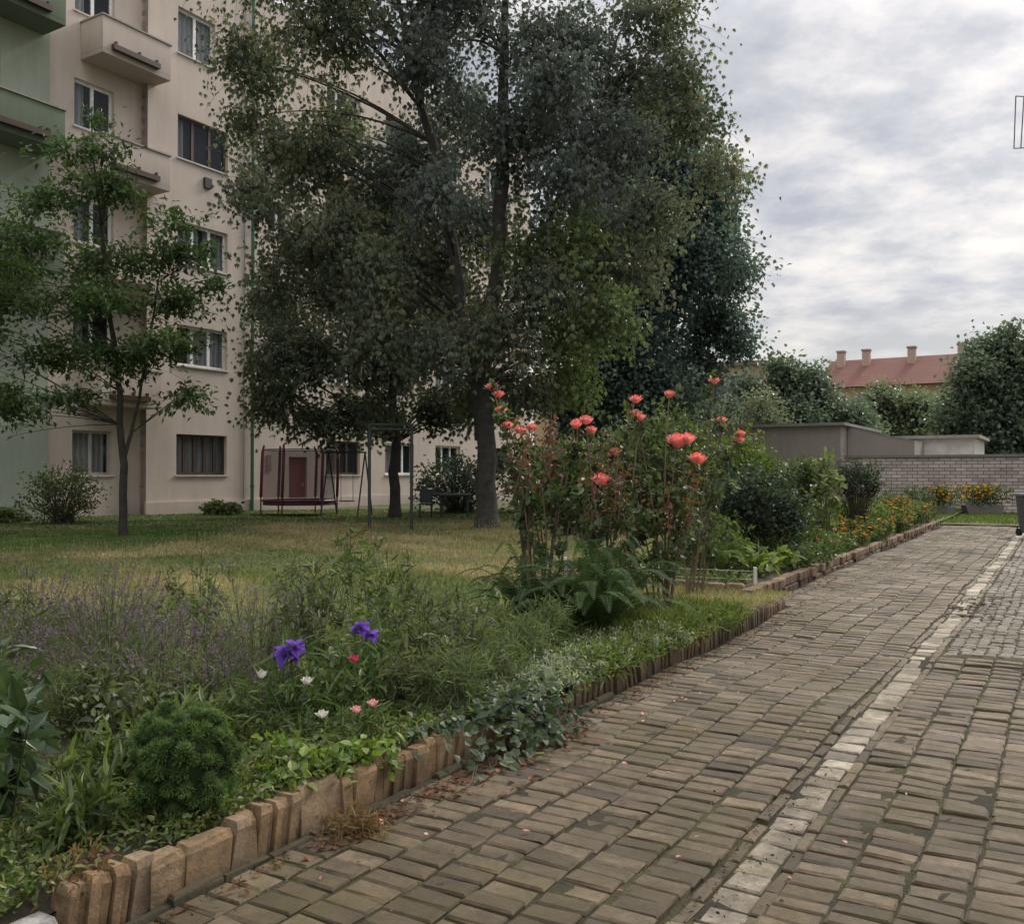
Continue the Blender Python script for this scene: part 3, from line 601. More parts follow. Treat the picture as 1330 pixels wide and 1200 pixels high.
# ================= YARD FURNITURE =================
t=thing("trampoline","round garden trampoline with maroon padded poles and sheer reddish netting","trampoline",(-7.2,31.3,float(hz(-7.2,31.3))))
z0=float(hz(-7.2,31.3)); cx,cy=-7.2,31.3; R=1.2
a=np.linspace(0,2*np.pi,33); ring=np.stack([cx+R*np.cos(a),cy+R*np.sin(a),np.full(33,z0+.5)],1)
q=QB(); btubes(q,ring[None],.04,6,(.1,.02,.03)); q.build("frame",M_METAL,t)
q=QB(); 
for k in range(32): q.add([[cx,cy,z0+.48],ring[k]*[1,1,1],ring[k+1],[cx,cy,z0+.48]],[[0,1,2,3]],(.02,.02,.022))
q.build("mat",M_ANY,t)
q=QB()
for k in range(32):
    i=ring[k]; j=ring[k+1]; c0=np.array([cx,cy,0]); q.add([i+[0,0,.03],j+[0,0,.03],(j-c0)*[.82,.82,1]+c0+[0,0,.03],(i-c0)*[.82,.82,1]+c0+[0,0,.03]],[[0,1,2,3]],(.07,.025,.035))
    q.add([i+[0,0,.03],j+[0,0,.03],j-[0,0,.15],i-[0,0,.15]],[[0,1,2,3]],(.06,.022,.03))
q.build("padding",M_ANY,t)
for k in range(6):
    an=k*math.pi/3+.3; p=np.array([cx+R*1.05*math.cos(an),cy+R*1.05*math.sin(an),0])
    q=QB(); P=np.array([p+[0,0,z0],p+[0,0,z0+.6],p+[0,0,z0+.62],p+[.05,0,z0+2.1],p+[-.1*math.cos(an),-.1*math.sin(an),z0+2.35]]); btubes(q,P[None],np.array([[.025,.025,.05,.05,.03]]),8,(.13,.03,.045)); q.build("pole",M_METAL,t,smooth=True)
q=QB()
for k in range(32):
    w0,w1=[1.0+.015*math.sin(5*v_) for v_ in (k,k+1)]; c0=np.array([cx,cy,0]); i=(ring[k]-c0)*[w0,w0,1]+c0; j=(ring[(k+1)]-c0)*[w1,w1,1]+c0
    q.add([i+[0,0,.05],j+[0,0,.05],j+[0,0,1.7],i+[0,0,1.7]],[[0,1,2,3]],(.17,.06,.07) if k%8<5 else (.09,.07,.08))
q.build("net",M_NETF,t)
q=QB(); r2=ring.copy(); r2[:,2]=z0+2.2; btubes(q,r2[None],.014,5,(.05,.03,.035)); q.build("net_rim",M_METAL,t)
s=thing("swing_set","thin metal swing set with hanging seat","swing",(-5.6,30.8,float(hz(-5.6,30.8))))
q=QB(); z0=float(hz(-5.6,30.8))
for x in (-6.1,-4.9):
    for dy in (-.6,.6): btubes(q,np.array([[x+dy*.25,30.8+dy,z0],[x,30.8,z0+2.1]])[None],.028,6,(.04,.05,.08))
btubes(q,np.array([[-6.15,30.8,z0+2.1],[-4.85,30.8,z0+2.1]])[None],.03,6,(.04,.05,.08)); q.build("frame",M_METAL,s)
q=QB(); 
for x in (-5.7,-5.3): btubes(q,np.array([[x,30.8,z0+2.08],[x,30.8,z0+.5]])[None],.01,4,(.1,.1,.1))
q.build("ropes",M_METAL,s)
q=QB(); q.box(-5.75,-5.25,30.7,30.9,z0+.46,z0+.5,(.2,.06,.03),path=False); q.build("seat",M_ANY,s,bevel=.01)
f=thing("carpet_beating_frame","tall dark metal carpet beating frame on the lawn","metal frame",(-3,23,float(hz(-3,23))))
z0=float(hz(-3,23))
for x in (-3.55,-2.5):
    q=QB(); btubes(q,np.array([[x,23,z0-.1],[x,23,z0+2.62]])[None],.04,8,(.035,.045,.045)); q.build("post",M_METAL,f,smooth=True)
q=QB()
for zz in (2.62,2.5): btubes(q,np.array([[-3.57,23,z0+zz],[-2.48,23,z0+zz]])[None],.028,8,(.035,.045,.045))
q.build("crossbar",M_METAL,f,smooth=True)
tb=thing("garden_table","dark garden table standing on the shaded lawn","table",(-1.8,29,float(hz(-1.8,29)))); z0=float(hz(-1.8,29))
q=QB(); q.box(-2.3,-1.3,28.6,29.4,z0+.7,z0+.76,(.03,.04,.06),path=False); q.build("tabletop",M_METAL,tb,bevel=.01)
for x in (-2.22,-1.38):
    for y in (28.7,29.3):
        q=QB(); btubes(q,np.array([[x,y,z0],[x,y,z0+.7]])[None],.025,6,(.03,.04,.05)); q.build("leg",M_METAL,tb)
for cx_ in (-2.7,-.85):
    c=thing("garden_chair","dark plastic garden chair beside the table","chair",(cx_,28.9,z0),"chairs around the garden table")
    q=QB(); q.box(cx_-.2,cx_+.2,28.7,29.1,z0+.42,z0+.46,(.03,.035,.04),path=False); q.build("seat",M_METAL,c,bevel=.01)
    q=QB(); q.box(cx_-.2,cx_+.2,29.08,29.12,z0+.47,z0+.9,(.03,.035,.04),path=False); q.build("backrest",M_METAL,c,bevel=.01)
    for dx in (-.18,.18):
        for dy in (-.18,.18):
            q=QB(); btubes(q,np.array([[cx_+dx,28.9+dy,z0],[cx_+dx,28.9+dy,z0+.42]])[None],.018,6,(.03,.035,.04)); q.build("leg",M_METAL,c)
bx,by=12.42,22.
b=thing("waste_bin","grey wheeled waste bin with a closed lid","bin",(bx,by,0))
q=QB(); P=[]
for z,h in ((.08,.22),(.95,.29)):
    P+=[[bx-h,by-h,z],[bx+h,by-h,z],[bx+h,by+h,z],[bx-h,by+h,z]]
q.add(P,[[0,3,2,1],[4,5,6,7],[0,1,5,4],[1,2,6,5],[2,3,7,6],[3,0,4,7]],(.1,.115,.12)); q.build("body",M_METAL,b,bevel=.02)
q=QB(); q.box(bx-.32,bx+.32,by-.33,by+.33,.955,1.03,(.16,.18,.19),path=False); q.build("lid",M_METAL,b,bevel=.03)
for dx in (-.22,.22):
    q=QB(); btubes(q,np.array([[bx+dx-.03,by+.25,.1],[bx+dx-.029,by+.25,.1],[bx+dx+.029,by+.25,.1],[bx+dx+.03,by+.25,.1]])[None],np.array([[.001,.1,.1,.001]]),14,(.02,.02,.02)); q.build("wheel",M_METAL,b)
d_=thing("drying_rack","white wire drying rack carried high on a metal pole","drying rack",(5.3,8.1,0))
q=QB(); btubes(q,np.array([[5.3,8.1,-.1],[5.3,8.1,4.8]])[None],.03,8,(.3,.3,.3)); q.build("pole",M_METAL,d_,smooth=True)
q=QB()
fr=[([4.33,7.9,4.74],[5.3,8.1,4.78]),([4.42,8.1,4.36],[5.3,8.1,4.4]),([4.33,7.9,4.74],[4.42,8.1,4.36]),([4.4,7.9,4.74],[4.48,8.1,4.36]),([4.6,7.95,4.75],[4.66,8.1,4.37]),([4.85,8,4.76],[4.88,8.1,4.38])]
for a_,b_ in fr: btubes(q,np.array([a_,b_])[None],.005,6,(.3,.3,.3))
q.build("wire_frame",M_METAL,d_)
fn=thing("string_fence","low white picket posts with strings along the bed","fence",(2.3,11.3,float(hz(2.3,11.3))))
ps=[(1.6,11.6),(2.93,11.15),(.7,12.1)]
for x,y in ps:
    z=float(hz(x,y)); q=QB(); q.box(x-.02,x+.02,y-.015,y+.015,z-.05,z+.27,(.6,.58,.52),path=False); q.build("post",M_ANY,fn,bevel=.004)
q=QB()
for zz in (.12,.22):
    btubes(q,np.array([[p[0],p[1],float(hz(*p))+zz] for p in (ps[2],ps[0],ps[1])])[None],.003,4,(.5,.5,.45))
q.build("string",M_METAL,fn)
# ================= FLOWER BED (near) =================
RC=[(.74,.12,.12),(.86,.24,.22),(.9,.44,.38)]
RL=[(.035,.056,.028),(.06,.088,.038),(.095,.13,.05)]
def rosefl(pts,rs):
    def f(e,E,x,y,z,h):
        for p,r in zip(pts,rs):
            q=QB(); bloom(q,p,max(r*1.2,.06),RC,32); q.build("bloom",M_PETAL,e)
    return f
def rose(x,y,n,h,spread,blooms,rs,label,red=True,ntw=7,lpt=9,nr=6):
    e=plant("rose_bush",label,"rose",x,y,n,h,spread,.085,.056,RL,ntw=ntw,twl=.19,lpt=lpt,br=.12,sr=.012,t0=.42,extra=blooms,flowers=rosefl(blooms,rs),group="rose bushes in the flower bed",stem=(.15,.11,.065),jit=.02,hang=.1)
    if red:
        q=QB(); qq=QB(); N=nr
        S=np.stack([x+rng.normal(0,spread*.3,N),y+rng.normal(0,.2,N)-.15,np.full(N,float(hz(x,y))+h*.66)],1); E=S+np.stack([rng.normal(0,.1,N),rng.normal(0,.1,N),rng.uniform(h*.28,h*.48,N)],1)
        btubes(q,bez(S,E,np.zeros(3),4),.004,4,(.15,.07,.045)); twig_leaves(qq,S,(S+E)/2,E,30,.055,.034,[(.12,.045,.035),(.19,.08,.058),(.12,.11,.045)],rng.random(N),False,.045,.1,False)
        so_=q.build("young_shoots",M_STEM,e); so_["kind"]="stuff"; qq.build("reddish_leaves",M_PLANT,e)
rose(.25,8.6,7,1.7,.4,[(-.19,8.9,2.33),(-.13,8.9,2.26),(-.04,8.7,1.95),(.19,8.7,1.93),(.07,8.8,1.91),(.6,8.7,1.95),(-.1,8.8,2.1)],[.055,.05,.045,.04,.04,.045,.04],"tall rose bush with coral blooms and reddish shoots")
rose(.9,8.5,6,1.4,.42,[(.69,8.6,1.99),(.74,8.6,1.9),(1.18,8.8,2.2),(1.22,8.8,2.03),(.79,8.25,1.44),(.62,8.8,1.98),(.95,8.5,1.7)],[.06,.05,.055,.05,.075,.04,.045],"tall rose bush with coral blooms and reddish shoots")
rose(1.42,8.75,6,1.2,.4,[(1.52,8.9,2.26),(1.52,8.5,1.79),(1.61,8.5,1.81),(1.7,8.5,1.63),(1.2,9.0,2.08)],[.045,.09,.075,.075,.045],"rose bush with large open salmon pink blooms",nr=4)
rose(2.1,10.6,5,1.35,.4,[(2.3,10.5,2.55),(2.58,10.5,1.88),(2.6,10.5,1.95),(2.36,10.4,2.1)],[.06,.055,.05,.035],"slim rose bush with a few coral blooms",nr=3)
def fern(label,x,y,n,R,h,cols,name="fern"):
    z=float(hz(x,y)); e=thing(name,label,"fern",(x,y,z)); q=QB(); qs=QB(); K=46
    for k in range(n):
        a=k*2.4+rng.normal(0,.2); rr=R*rng.uniform(.75,1.15); hh=h*rng.uniform(.6,1.1)
        if k%3==0: rr*=.55; hh*=1.35
        t=np.linspace(0,1,K); da=rng.normal(0,.25)
        P=np.stack([x+np.cos(a+da*t)*(.04+rr*t),y+np.sin(a+da*t)*(.04+rr*t),z+hh*np.sin(t**.85*2.2)],1)
        btubes(qs,P[None],np.linspace(.004,.0012,K)[None],4,(.06,.075,.025))
        T=unit(np.gradient(P,axis=0)); side=unit(np.cross(T,[0,0,1]))
        i=np.arange(4,K); ln=.095*R/.8*(np.sin(np.clip(t[i]**.7*3.1,0,3.1))**.8)+.006
        c=pal(cols,len(i),np.full(len(i),rng.random()),.1)
        up=np.cross(side,T)+rng.normal(0,.1,(len(side),3))
        for s in (-1,1):
            leaves(q,P[i],s*side[i]+.55*T[i]-np.array([0,0,.1])+rng.normal(0,.05,(len(i),3)),ln,.0125*R/.8,c,up=up[i],fold=0,droop=.1)
    qs.build("stalks",M_STEM,e); q.build("fronds",M_FERN,e)
fern("large dark green fern spreading over the bed edge",.7,7.5,64,.72,.58,[(.02,.045,.014),(.038,.078,.022),(.065,.12,.035)])
fern("large dark green fern spreading over the bed edge",.2,7.6,48,.64,.52,[(.02,.045,.014),(.045,.088,.025)])
fern("bright green fern in the second bed",2.75,12.4,40,.55,.55,[(.09,.15,.035),(.14,.21,.05)])
# dwarf conifer
cx,cy=-1.27,3.6; z=.17
e=thing("dwarf_conifer","small round dwarf conifer with dense green needles","conifer",(cx,cy,z))
def sph(q,C,rx,rz,nu,nv,c):
    u=np.linspace(0,2*np.pi,nu+1); vv=np.linspace(-1.57,1.57,nv+1)
    U,V=np.meshgrid(u,vv); g=np.stack([C[0]+rx*np.cos(U)*np.cos(V),C[1]+rx*np.sin(U)*np.cos(V),C[2]+rz*np.sin(V)],-1)
    ii=(np.arange(nv)[:,None]*(nu+1)+np.arange(nu)[None]).ravel(); q.add(g.reshape(-1,3),np.stack([ii,ii+1,ii+nu+2,ii+nu+1],1),c)
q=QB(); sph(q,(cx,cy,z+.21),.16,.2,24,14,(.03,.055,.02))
NT=150; i=np.arange(NT); ph=i*2.39996; zc=1-1.75*(i+.5)/NT; rc=np.sqrt(np.clip(1-zc*zc,0,1))
D=np.stack([rc*np.cos(ph),rc*np.sin(ph),zc],1)+rng.normal(0,.09,(NT,3)); D=unit(D)
big=1+.09*np.sin(D[:,0]*6+1.)*np.sin(D[:,2]*5)+.07*np.sin(D[:,1]*7+D[:,2]*4)
TC=np.array([cx,cy,z+.21])+D*np.array([.178,.178,.215])*(rng.uniform(.9,1.1,NT)*big)[:,None]
shade=rng.random(NT)
for k in range(NT): sph(q,TC[k]-D[k]*.02,.03,.034,7,5,np.array([.045,.08,.025])*(.6+.6*shade[k]))
q.build("core",M_FERN,e,smooth=True)
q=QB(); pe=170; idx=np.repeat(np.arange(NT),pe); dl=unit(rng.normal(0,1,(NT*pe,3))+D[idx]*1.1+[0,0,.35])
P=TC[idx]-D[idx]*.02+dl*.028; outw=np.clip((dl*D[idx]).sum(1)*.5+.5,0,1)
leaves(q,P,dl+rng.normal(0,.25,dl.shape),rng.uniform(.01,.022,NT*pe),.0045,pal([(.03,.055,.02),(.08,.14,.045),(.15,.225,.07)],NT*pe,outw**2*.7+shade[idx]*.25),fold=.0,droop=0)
q.build("foliage",M_FERN,e)
q=QB(); btubes(q,np.array([[cx,cy,z-.05],[cx,cy,z+.12]])[None],.02,8,(.05,.04,.03)); q.build("trunk",M_BARK,e)
def lavender(x,y,n,h,sp):
    z=float(hz(x,y)); e=thing("lavender","sprawling lavender clump with faded purple flower spikes","lavender",(x,y,z),"lavender clumps"); qs=QB();ql=QB();qf=QB()
    a=rng.random(n)*6.283; rr=np.sqrt(rng.random(n))
    S=np.stack([x+.15*rr*np.cos(a),y+.15*rr*np.sin(a),np.full(n,z)],1); E=np.stack([x+sp*rr*np.cos(a),y+sp*rr*np.sin(a),z+h*(1-.4*rr**2)*rng.uniform(.55,1.08,n)],1)
    E[:,:2]+=rng.normal(0,.07,(n,2))
    off=(E-S)*np.array([.08,.08,.12])+rng.normal(0,.04,(n,3)); P=bez(S,E,off,6); btubes(qs,P,.0018,3,pal([(.09,.11,.05),(.16,.16,.085)],n))
    for k in range(18):
        t=rng.random(n)*.85; i=(t*5).astype(int); p=P[np.arange(n),i]+ (P[np.arange(n),i+1]-P[np.arange(n),i])*rng.random((n,1))
        leaves(ql,p,rdir(n,.7),rng.uniform(.03,.07,n),.007,pal([(.06,.085,.035),(.12,.15,.07)],n),fold=0)
    T=unit(E-P[:,-2])
    for k in range(10):
        p=E-T*rng.uniform(0,.08,(n,1)); leaves(qf,p,rdir(n,.5),rng.uniform(.012,.02,n),.013,pal([(.14,.09,.14),(.23,.15,.25),(.16,.13,.11)],n),fold=.1)
    qs.build("stems",M_STEM,e); ql.build("foliage",M_PLANT,e); qf.build("flower_spikes",M_PETAL,e)
for x,y,n,h,sp in ((-2.55,5.9,160,.7,.6),(-2.0,5.3,160,.62,.55),(-1.7,6.2,120,.7,.55),(-2.9,6.6,160,.7,.6),(-1.55,5.15,100,.46,.4),(-2.9,5.2,140,.58,.5),(-3.6,6.9,130,.65,.5)): lavender(x,y,n,h,sp)
MX=[(.05,.075,.024),(.085,.125,.038),(.14,.18,.055)]
MX2=[(.06,.075,.04),(.10,.12,.06),(.15,.165,.085)]
per=[(-1.25,5.9,12,.85,.3),(-.9,5.6,10,.7,.3),(-.6,6.2,12,.8,.35),(-1.6,7.2,10,.9,.35),(-.35,5.75,10,.6,.28),(-.95,6.9,10,.9,.35),(-.2,6.5,10,.62,.3),(-1.0,5.1,8,.5,.25),(-.55,5.15,8,.45,.22),(-1.3,7.9,5,1.0,.3),(-1.9,4.6,12,.38,.3),(-1.5,4.5,12,.32,.28),(-2.5,7.4,6,.95,.3),(-2.2,6.3,5,.9,.25),(-3.3,6.0,5,.85,.3),(-1.75,4.0,10,.3,.28),(-2.1,4.9,10,.4,.3),(-1.6,3.4,10,.2,.22)]
for k,(x,y,n,h,sp) in enumerate(per):
    L,W=[(.085,.026),(.06,.03),(.11,.02)][k%3]
    plant("perennial_plant","leafy upright perennial with narrow green leaves","plant",x,y,n,h,sp,L,W,MX if k%2 else MX2,ntw=6,twl=.12,lpt=6,br=.1,sr=.004,group="leafy perennials in the flower bed")
for x,y in ((-.1,5.6),(.1,6.2),(-.3,5.1),(.25,6.8),(-.2,6.0),(-2.3,4.9),(-1.8,5.0),(-2.7,4.6)):
    plant("grassy_clump","fine grey green grassy clump with thin blades","plant",x,y,46,.42,.22,.10,.007,[(.10,.135,.06),(.16,.2,.1)],ntw=4,twl=.08,lpt=4,br=.1,sr=.0025,group="grassy clumps",stem=(.1,.12,.06))
def iris(pts,x,y,label):
    def f(e,E,xx,yy,zz,h):
        for (p,s) in pts:
            q=QB(); c=np.tile(np.array(p,float),(3,1))
            for k,(el,L,W) in enumerate(((-.5,1.,.85),(.2,.95,.8),(1.0,.9,.75))):
                a=np.arange(3)*2.094+k*1.047+rng.random(); d=np.stack([np.cos(a),np.sin(a),np.full(3,el)],1)
                leaves(q,c,d,s*L,s*W,pal([(.13,.07,.38),(.25,.14,.58),(.16,.07,.42)],3),fold=.25,droop=.3,simple=False,ur=.2)
            leaves(q,c[[0,0,0,0,0]],rdir(5,.6),s*.4,s*.2,(.45,.38,.2)); q.build("bloom",M_PETAL,e)
    plant("iris",label,"flower",x,y,9,.45,.2,.2,.02,[(.06,.1,.035),(.1,.15,.06)],ntw=3,twl=.15,lpt=4,br=.07,extra=[p for p,_ in pts],flowers=f)
iris([((-1.17,4.8,.56),.09),((-1.12,4.8,.6),.075)],-1.15,4.9,"purple ruffled iris with strap leaves")
iris([((-.84,5.15,.64),.07),((-.78,5.15,.6),.055)],-.85,5.25,"small violet iris in the bed")
def singles(pts,r,cols,label,x,y,cat="flower"):
    def f(e,E,xx,yy,zz,h):
        for p in pts:
            q=QB(); bloom(q,p,r,cols,14); q.build("bloom",M_PETAL,e)
    plant("flowering_plant",label,cat,x,y,14,.22,.16,.06,.015,MX,ntw=4,twl=.1,lpt=5,br=.08,extra=pts,flowers=f,sr=.003)
singles([(-1.02,4.6,.47),(-.92,4.5,.33),(-1.27,4.7,.48)],.033,[(.6,.6,.5),(.75,.75,.7)],"small white star flowers on thin stems",-1.05,4.6)
singles([(-.74,4.4,.38),(-.66,4.4,.41)],.028,[(.75,.3,.32),(.8,.5,.48)],"small pink flowers on thin stems",-.72,4.45)
singles([(-.82,4.8,.54)],.03,[(.5,.03,.1),(.6,.08,.14)],"single crimson flower on a thin stem",-.8,4.85)
PE=[(.035,.062,.027),(.055,.092,.04),(.08,.125,.055)]
plant("peony","large glossy dark peony leaves","plant",-1.98,3.6,12,.66,.3,.16,.062,PE,ntw=5,twl=.14,lpt=5,br=.08,sr=.006,t0=.4,hang=.2,mat=M_GLOSSY)
plant("peony","large glossy dark peony leaves","plant",-2.5,4.3,10,.6,.32,.16,.06,PE,ntw=5,twl=.14,lpt=5,br=.1,sr=.006,t0=.4,hang=.15,mat=M_GLOSSY)
for x,y,n in ((-.95,3.95,12),(-.78,4.1,12),(-1.05,4.15,10),(-.62,4.25,9)):
    plant("aquilegia","low yellow green leafy plant by the edging","plant",x,y,n,.2,.15,.055,.042,[(.09,.14,.035),(.15,.23,.05),(.22,.29,.07)],ntw=3,twl=.05,lpt=4,br=.07,sr=.002,group="low leafy plants by the edging",hang=.1)
for x,y in ((.08,5.75),(.4,6.3),(.62,6.65),(.25,6.0),(.85,7.05),(1.15,7.35),(-.02,5.45)):
    plant("silver_plant","low silvery grey cushion plant at the bed edge","plant",x,y,44,.15,.27,.035,.014,[(.2,.235,.18),(.33,.37,.3)],ntw=5,twl=.06,lpt=6,br=.22,sr=.002,group="silvery cushion plants",stem=(.2,.22,.18))
plant("dry_plant","withered brown seedling at the bed corner","plant",-1.42,3.05,12,.16,.1,.04,.012,[(.12,.065,.03),(.2,.12,.055)],ntw=4,twl=.05,lpt=5,br=.05,sr=.002,stem=(.15,.08,.04))
e=thing("ivy","dark ivy trailing over the brick edging onto the path","ivy",G(-2.6,4.35,0)); q=QB(); qs=QB()
N=620; yy=rng.normal(4.35,.26,N); s=rng.random(N)
X=-2.9+.45*s+rng.normal(0,.03,N); zz=np.where(X<-2.66,.24-(.05*rng.random(N)),np.clip(.25-(X+2.66)*1.2,.02,.3))*1+rng.normal(0,.02,N)+.02
P=Gv(np.stack([X,yy,np.maximum(zz,.015)],1)); d=rng.normal(0,.6,(N,3)); d[:,2]-=.3; d+=G(1,0,0)
nrm=np.tile(G(.8,-.2,.8),(N,1))+rng.normal(0,.35,(N,3))
leaves(q,P,d,rng.uniform(.04,.075,N),rng.uniform(.04,.07,N),pal([(.025,.048,.024),(.05,.08,.038),(.12,.15,.09)],N),up=nrm,simple=False)
S=Gv(np.stack([np.full(16,-2.85),rng.normal(4.35,.2,16),np.full(16,.26)],1)); E=Gv(np.stack([rng.uniform(-2.55,-2.4,16),rng.normal(4.35,.35,16),np.full(16,.02)],1))
btubes(qs,bez(S,E,np.array([0,0,.12]),6),.003,4,(.06,.05,.03)); qs.build("vines",M_STEM,e); q.build("foliage",M_PLANT,e)
# ================= SECOND BED =================
GD=[(.035,.06,.022),(.065,.10,.033),(.10,.145,.045)]
g2="shrubs and flowers of the long bed"
shrub("bush","rounded dark green shrub in the long bed",3.75,14,.78,.65,1.02,180,.085,.055,LDS,lpt=22)
shrub("bush","clipped round evergreen shrub in the long bed",7.45,20,.55,.45,1.42,130,.06,.04,LDS,lpt=22)
shrub("bush","clipped round evergreen shrub in the long bed",6.1,18.9,.5,.4,1.45,100,.08,.05,GD,lpt=18)
plant("rose_bush","thorny rose shrub with few blooms in the long bed","rose",2.3,12.6,8,.95,.45,.07,.045,RL,ntw=8,twl=.22,lpt=6,br=.2,sr=.009)
plant("hollyhock","tall spindly hollyhock with pale leaves","plant",5.85,17,8,2.0,.35,.14,.1,[(.10,.14,.06),(.17,.2,.10)],ntw=9,twl=.2,lpt=4,br=.2,sr=.01)
plant("hollyhock","tall spindly hollyhock with pale leaves","plant",4.9,16,7,1.3,.4,.1,.06,MX,ntw=8,twl=.2,lpt=5,br=.2,sr=.01)
for x,y in ((3.35,12.5),(3.7,12.9),(3.15,12.2)): plant("hosta","broad leaved green hosta clump","plant",x,y,24,.32,.28,.16,.085,YG,ntw=1,twl=.08,lpt=2,br=.08,sr=.004,group="hosta clumps",t0=.8)
OR=[(.75,.2,.02),(.85,.4,.03)]; YE=[(.75,.5,.04),(.8,.6,.1)]; PK=[(.6,.12,.2),(.75,.35,.4)]
for d0 in np.arange(13.3,27.5,.62):
    xe=.601*d0-3.73
    for k in range(3):
        x=xe-.3-k*.62+rng.normal(0,.1); y=d0+rng.normal(0,.15)
        fl=None
        r=rng.random()
        if d0>16.5 and k<2 and r<.8: fl=smallflowers(OR if r<.5 else YE,.045,.8,k=8,single=d0<20)
        elif r<.2: fl=smallflowers(PK,.035,.5,single=d0<20)
        hh=rng.uniform(.25,.5)+.22*k+(.1 if d0>20 else 0)
        c=[MX,GD,YG,GB][rng.integers(4)]
        plant("flowering_plant","bushy bedding plant with small orange and yellow flowers" if fl else "bushy green plant in the long flower bed","plant",x,y,16,hh,.33,.08,.035,c,ntw=5,twl=.14,lpt=6,br=.15,sr=.004,group=g2,flowers=fl)
def planter(x,y,w,label):
    e=thing("flower_planter",label,"planter",(x,y,0)); q=QB()
    P=[]
    for z,hx in ((.0,w*.42),(.38,w*.5)): P+=[[x-hx,y-.2,z],[x+hx,y-.2,z],[x+hx,y+.2,z],[x-hx,y+.2,z]]
    q.add(P,[[0,3,2,1],[4,5,6,7],[0,1,5,4],[1,2,6,5],[2,3,7,6],[3,0,4,7]],(.13,.12,.11)); q.build("trough",M_ANY,e,bevel=.015)
    qf=QB(); ql=QB(); n=int(60*w)
    p=np.stack([x+rng.normal(0,w/3.2,n),y+rng.uniform(-.25,.25,n),rng.uniform(.6,1.1,n)],1)
    for pp in p: bloom(qf,pp,.055,[(.8,.35,.02),(.85,.55,.04)],10)
    n=int(900*w); P=np.stack([x+rng.normal(0,w/3,n),y+rng.normal(0,.15,n),rng.uniform(.36,1.05,n)],1)
    leaves(ql,P,rdir(n,.3),.12,.05,pal(GD,n)); ql.build("foliage",M_PLANT,e); fo=qf.build("flower_heads",M_PETAL,e); fo["kind"]="stuff"
planter(14.6,31.5,.9,"dark planter with yellow rudbeckia")
planter(16.8,33,1.4,"long trough of orange yellow rudbeckia by the wall")
plant("flowering_plant","tall green shrub beside the planters","plant",13.6,31,14,1.1,.5,.1,.05,GD,ntw=6,twl=.2,lpt=6,br=.2,sr=.006)
# ================= GRASS, GROUND COVER, LITTER =================
def stuff(q,name,m,label=None):
    o=q.build(name,m); o["kind"]="stuff"; o["label"]=label or name.replace("_"," "); o["category"]=name.split("_")[-1]; return o
def xy_lawn(N,d0,d1):
    d=np.sqrt(rng.uniform(d0*d0,d1*d1,N)); x=rng.uniform(-.62,.3,N)*d
    ok=(x<.601*d-4.2)&(x*CA-d*SA>-25.9); return x[ok],d[ok]
def straw(x,y,n):
    f=.42+.24*np.sin(x*1.1+y*.6)+.22*np.sin(x*.5-y*.9+1)+.16*np.sin(x*3.1+y*2.3)+rng.normal(0,.2,n)
    return f+np.where((y>15)&(y<26)&(x>-7),.34,0)-np.where((y>16)&(x<-6.5),.6,0)-np.where(y>26,.35,0)
LG=[(.065,.13,.02),(.10,.15,.034),(.21,.19,.085),(.38,.31,.185)]
q=QB()
for N,d0,d1,h0,h1,w in ((90000,5.5,13,.03,.09,.006),(90000,11,22,.03,.085,.011),(60000,20,36,.04,.08,.02)):
    x,y=xy_lawn(N,d0,d1); n=len(x); z=hz(x,y); f=straw(x,y,n)
    col=pal(LG,n,np.clip(f,0,1))
    d=rng.normal(0,.8,(n,3)); d[:,2]=1
    leaves(q,np.stack([x,y,z-.01],1),d,rng.uniform(h0,h1,n)*(1+.5*(f>.7)),w,col,fold=0,droop=.25)
N=16000; Y=rng.uniform(8.3,10.7,N); X=-2.74-rng.random(N)*1.8; f=np.clip(.7+rng.normal(0,.25,N),0,1); d=rng.normal(0,.7,(N,3)); d[:,2]=1
leaves(q,Gv(np.stack([X,Y,lawnz(X,Y)-.01],1)),d,rng.uniform(.04,.12,N),.006,pal(LG,N,f),fold=0,droop=.25)
stuff(q,"lawn_grass",M_GRASS,"patchy half dry lawn grass")
q=QB()
x,y=xy_lawn(6000,6.5,25); n=len(x); keep=straw(x,y,n)>.5; x=x[keep]; y=y[keep]; n=len(x); z=hz(x,y); d=rng.normal(0,.25,(n,3)); d[:,2]=1
P0=np.stack([x,y,z],1); Ln=rng.uniform(.1,.28,n); E=P0+unit(d)*Ln[:,None]
btubes(q,np.stack([P0,E],1),.0022,3,pal([(.26,.21,.11),(.38,.32,.18)],n))
for k in range(4): leaves(q,E-unit(d)*rng.uniform(0,.06,(n,1)),d+rng.normal(0,.3,d.shape),.03,.008,pal([(.3,.25,.14),(.44,.37,.23)],n))
stuff(q,"dry_grass_stalks",M_GRASS,"tall straw coloured seed stalks")
q=QB()
N=36000; Y=rng.uniform(1.3,8.8,N); X=-2.74-np.abs(rng.normal(0,.95,N)); X=np.where((Y>5)&(rng.random(N)<.12),rng.uniform(-2.78,-2.6,N),X)
N2=12000; Y=np.concatenate([Y,rng.uniform(1.2,4.6,N2)]); X=np.concatenate([X,-2.76-1.5*rng.random(N2)**1.3]); N=len(X)
clump=np.sin(X*6+Y*3)*np.cos(Y*5-X*2)+rng.normal(0,.5,N); ok=(clump>-.45)|(Y>5.5); X=X[ok];Y=Y[ok]; n=len(X)
P=Gv(np.stack([X,Y,lawnz(X,Y)+.04+rng.uniform(0,.07,n)+.02*((X>-2.9)&(Y>5))-.06*(X>-2.68)],1))
near=Y<5.5
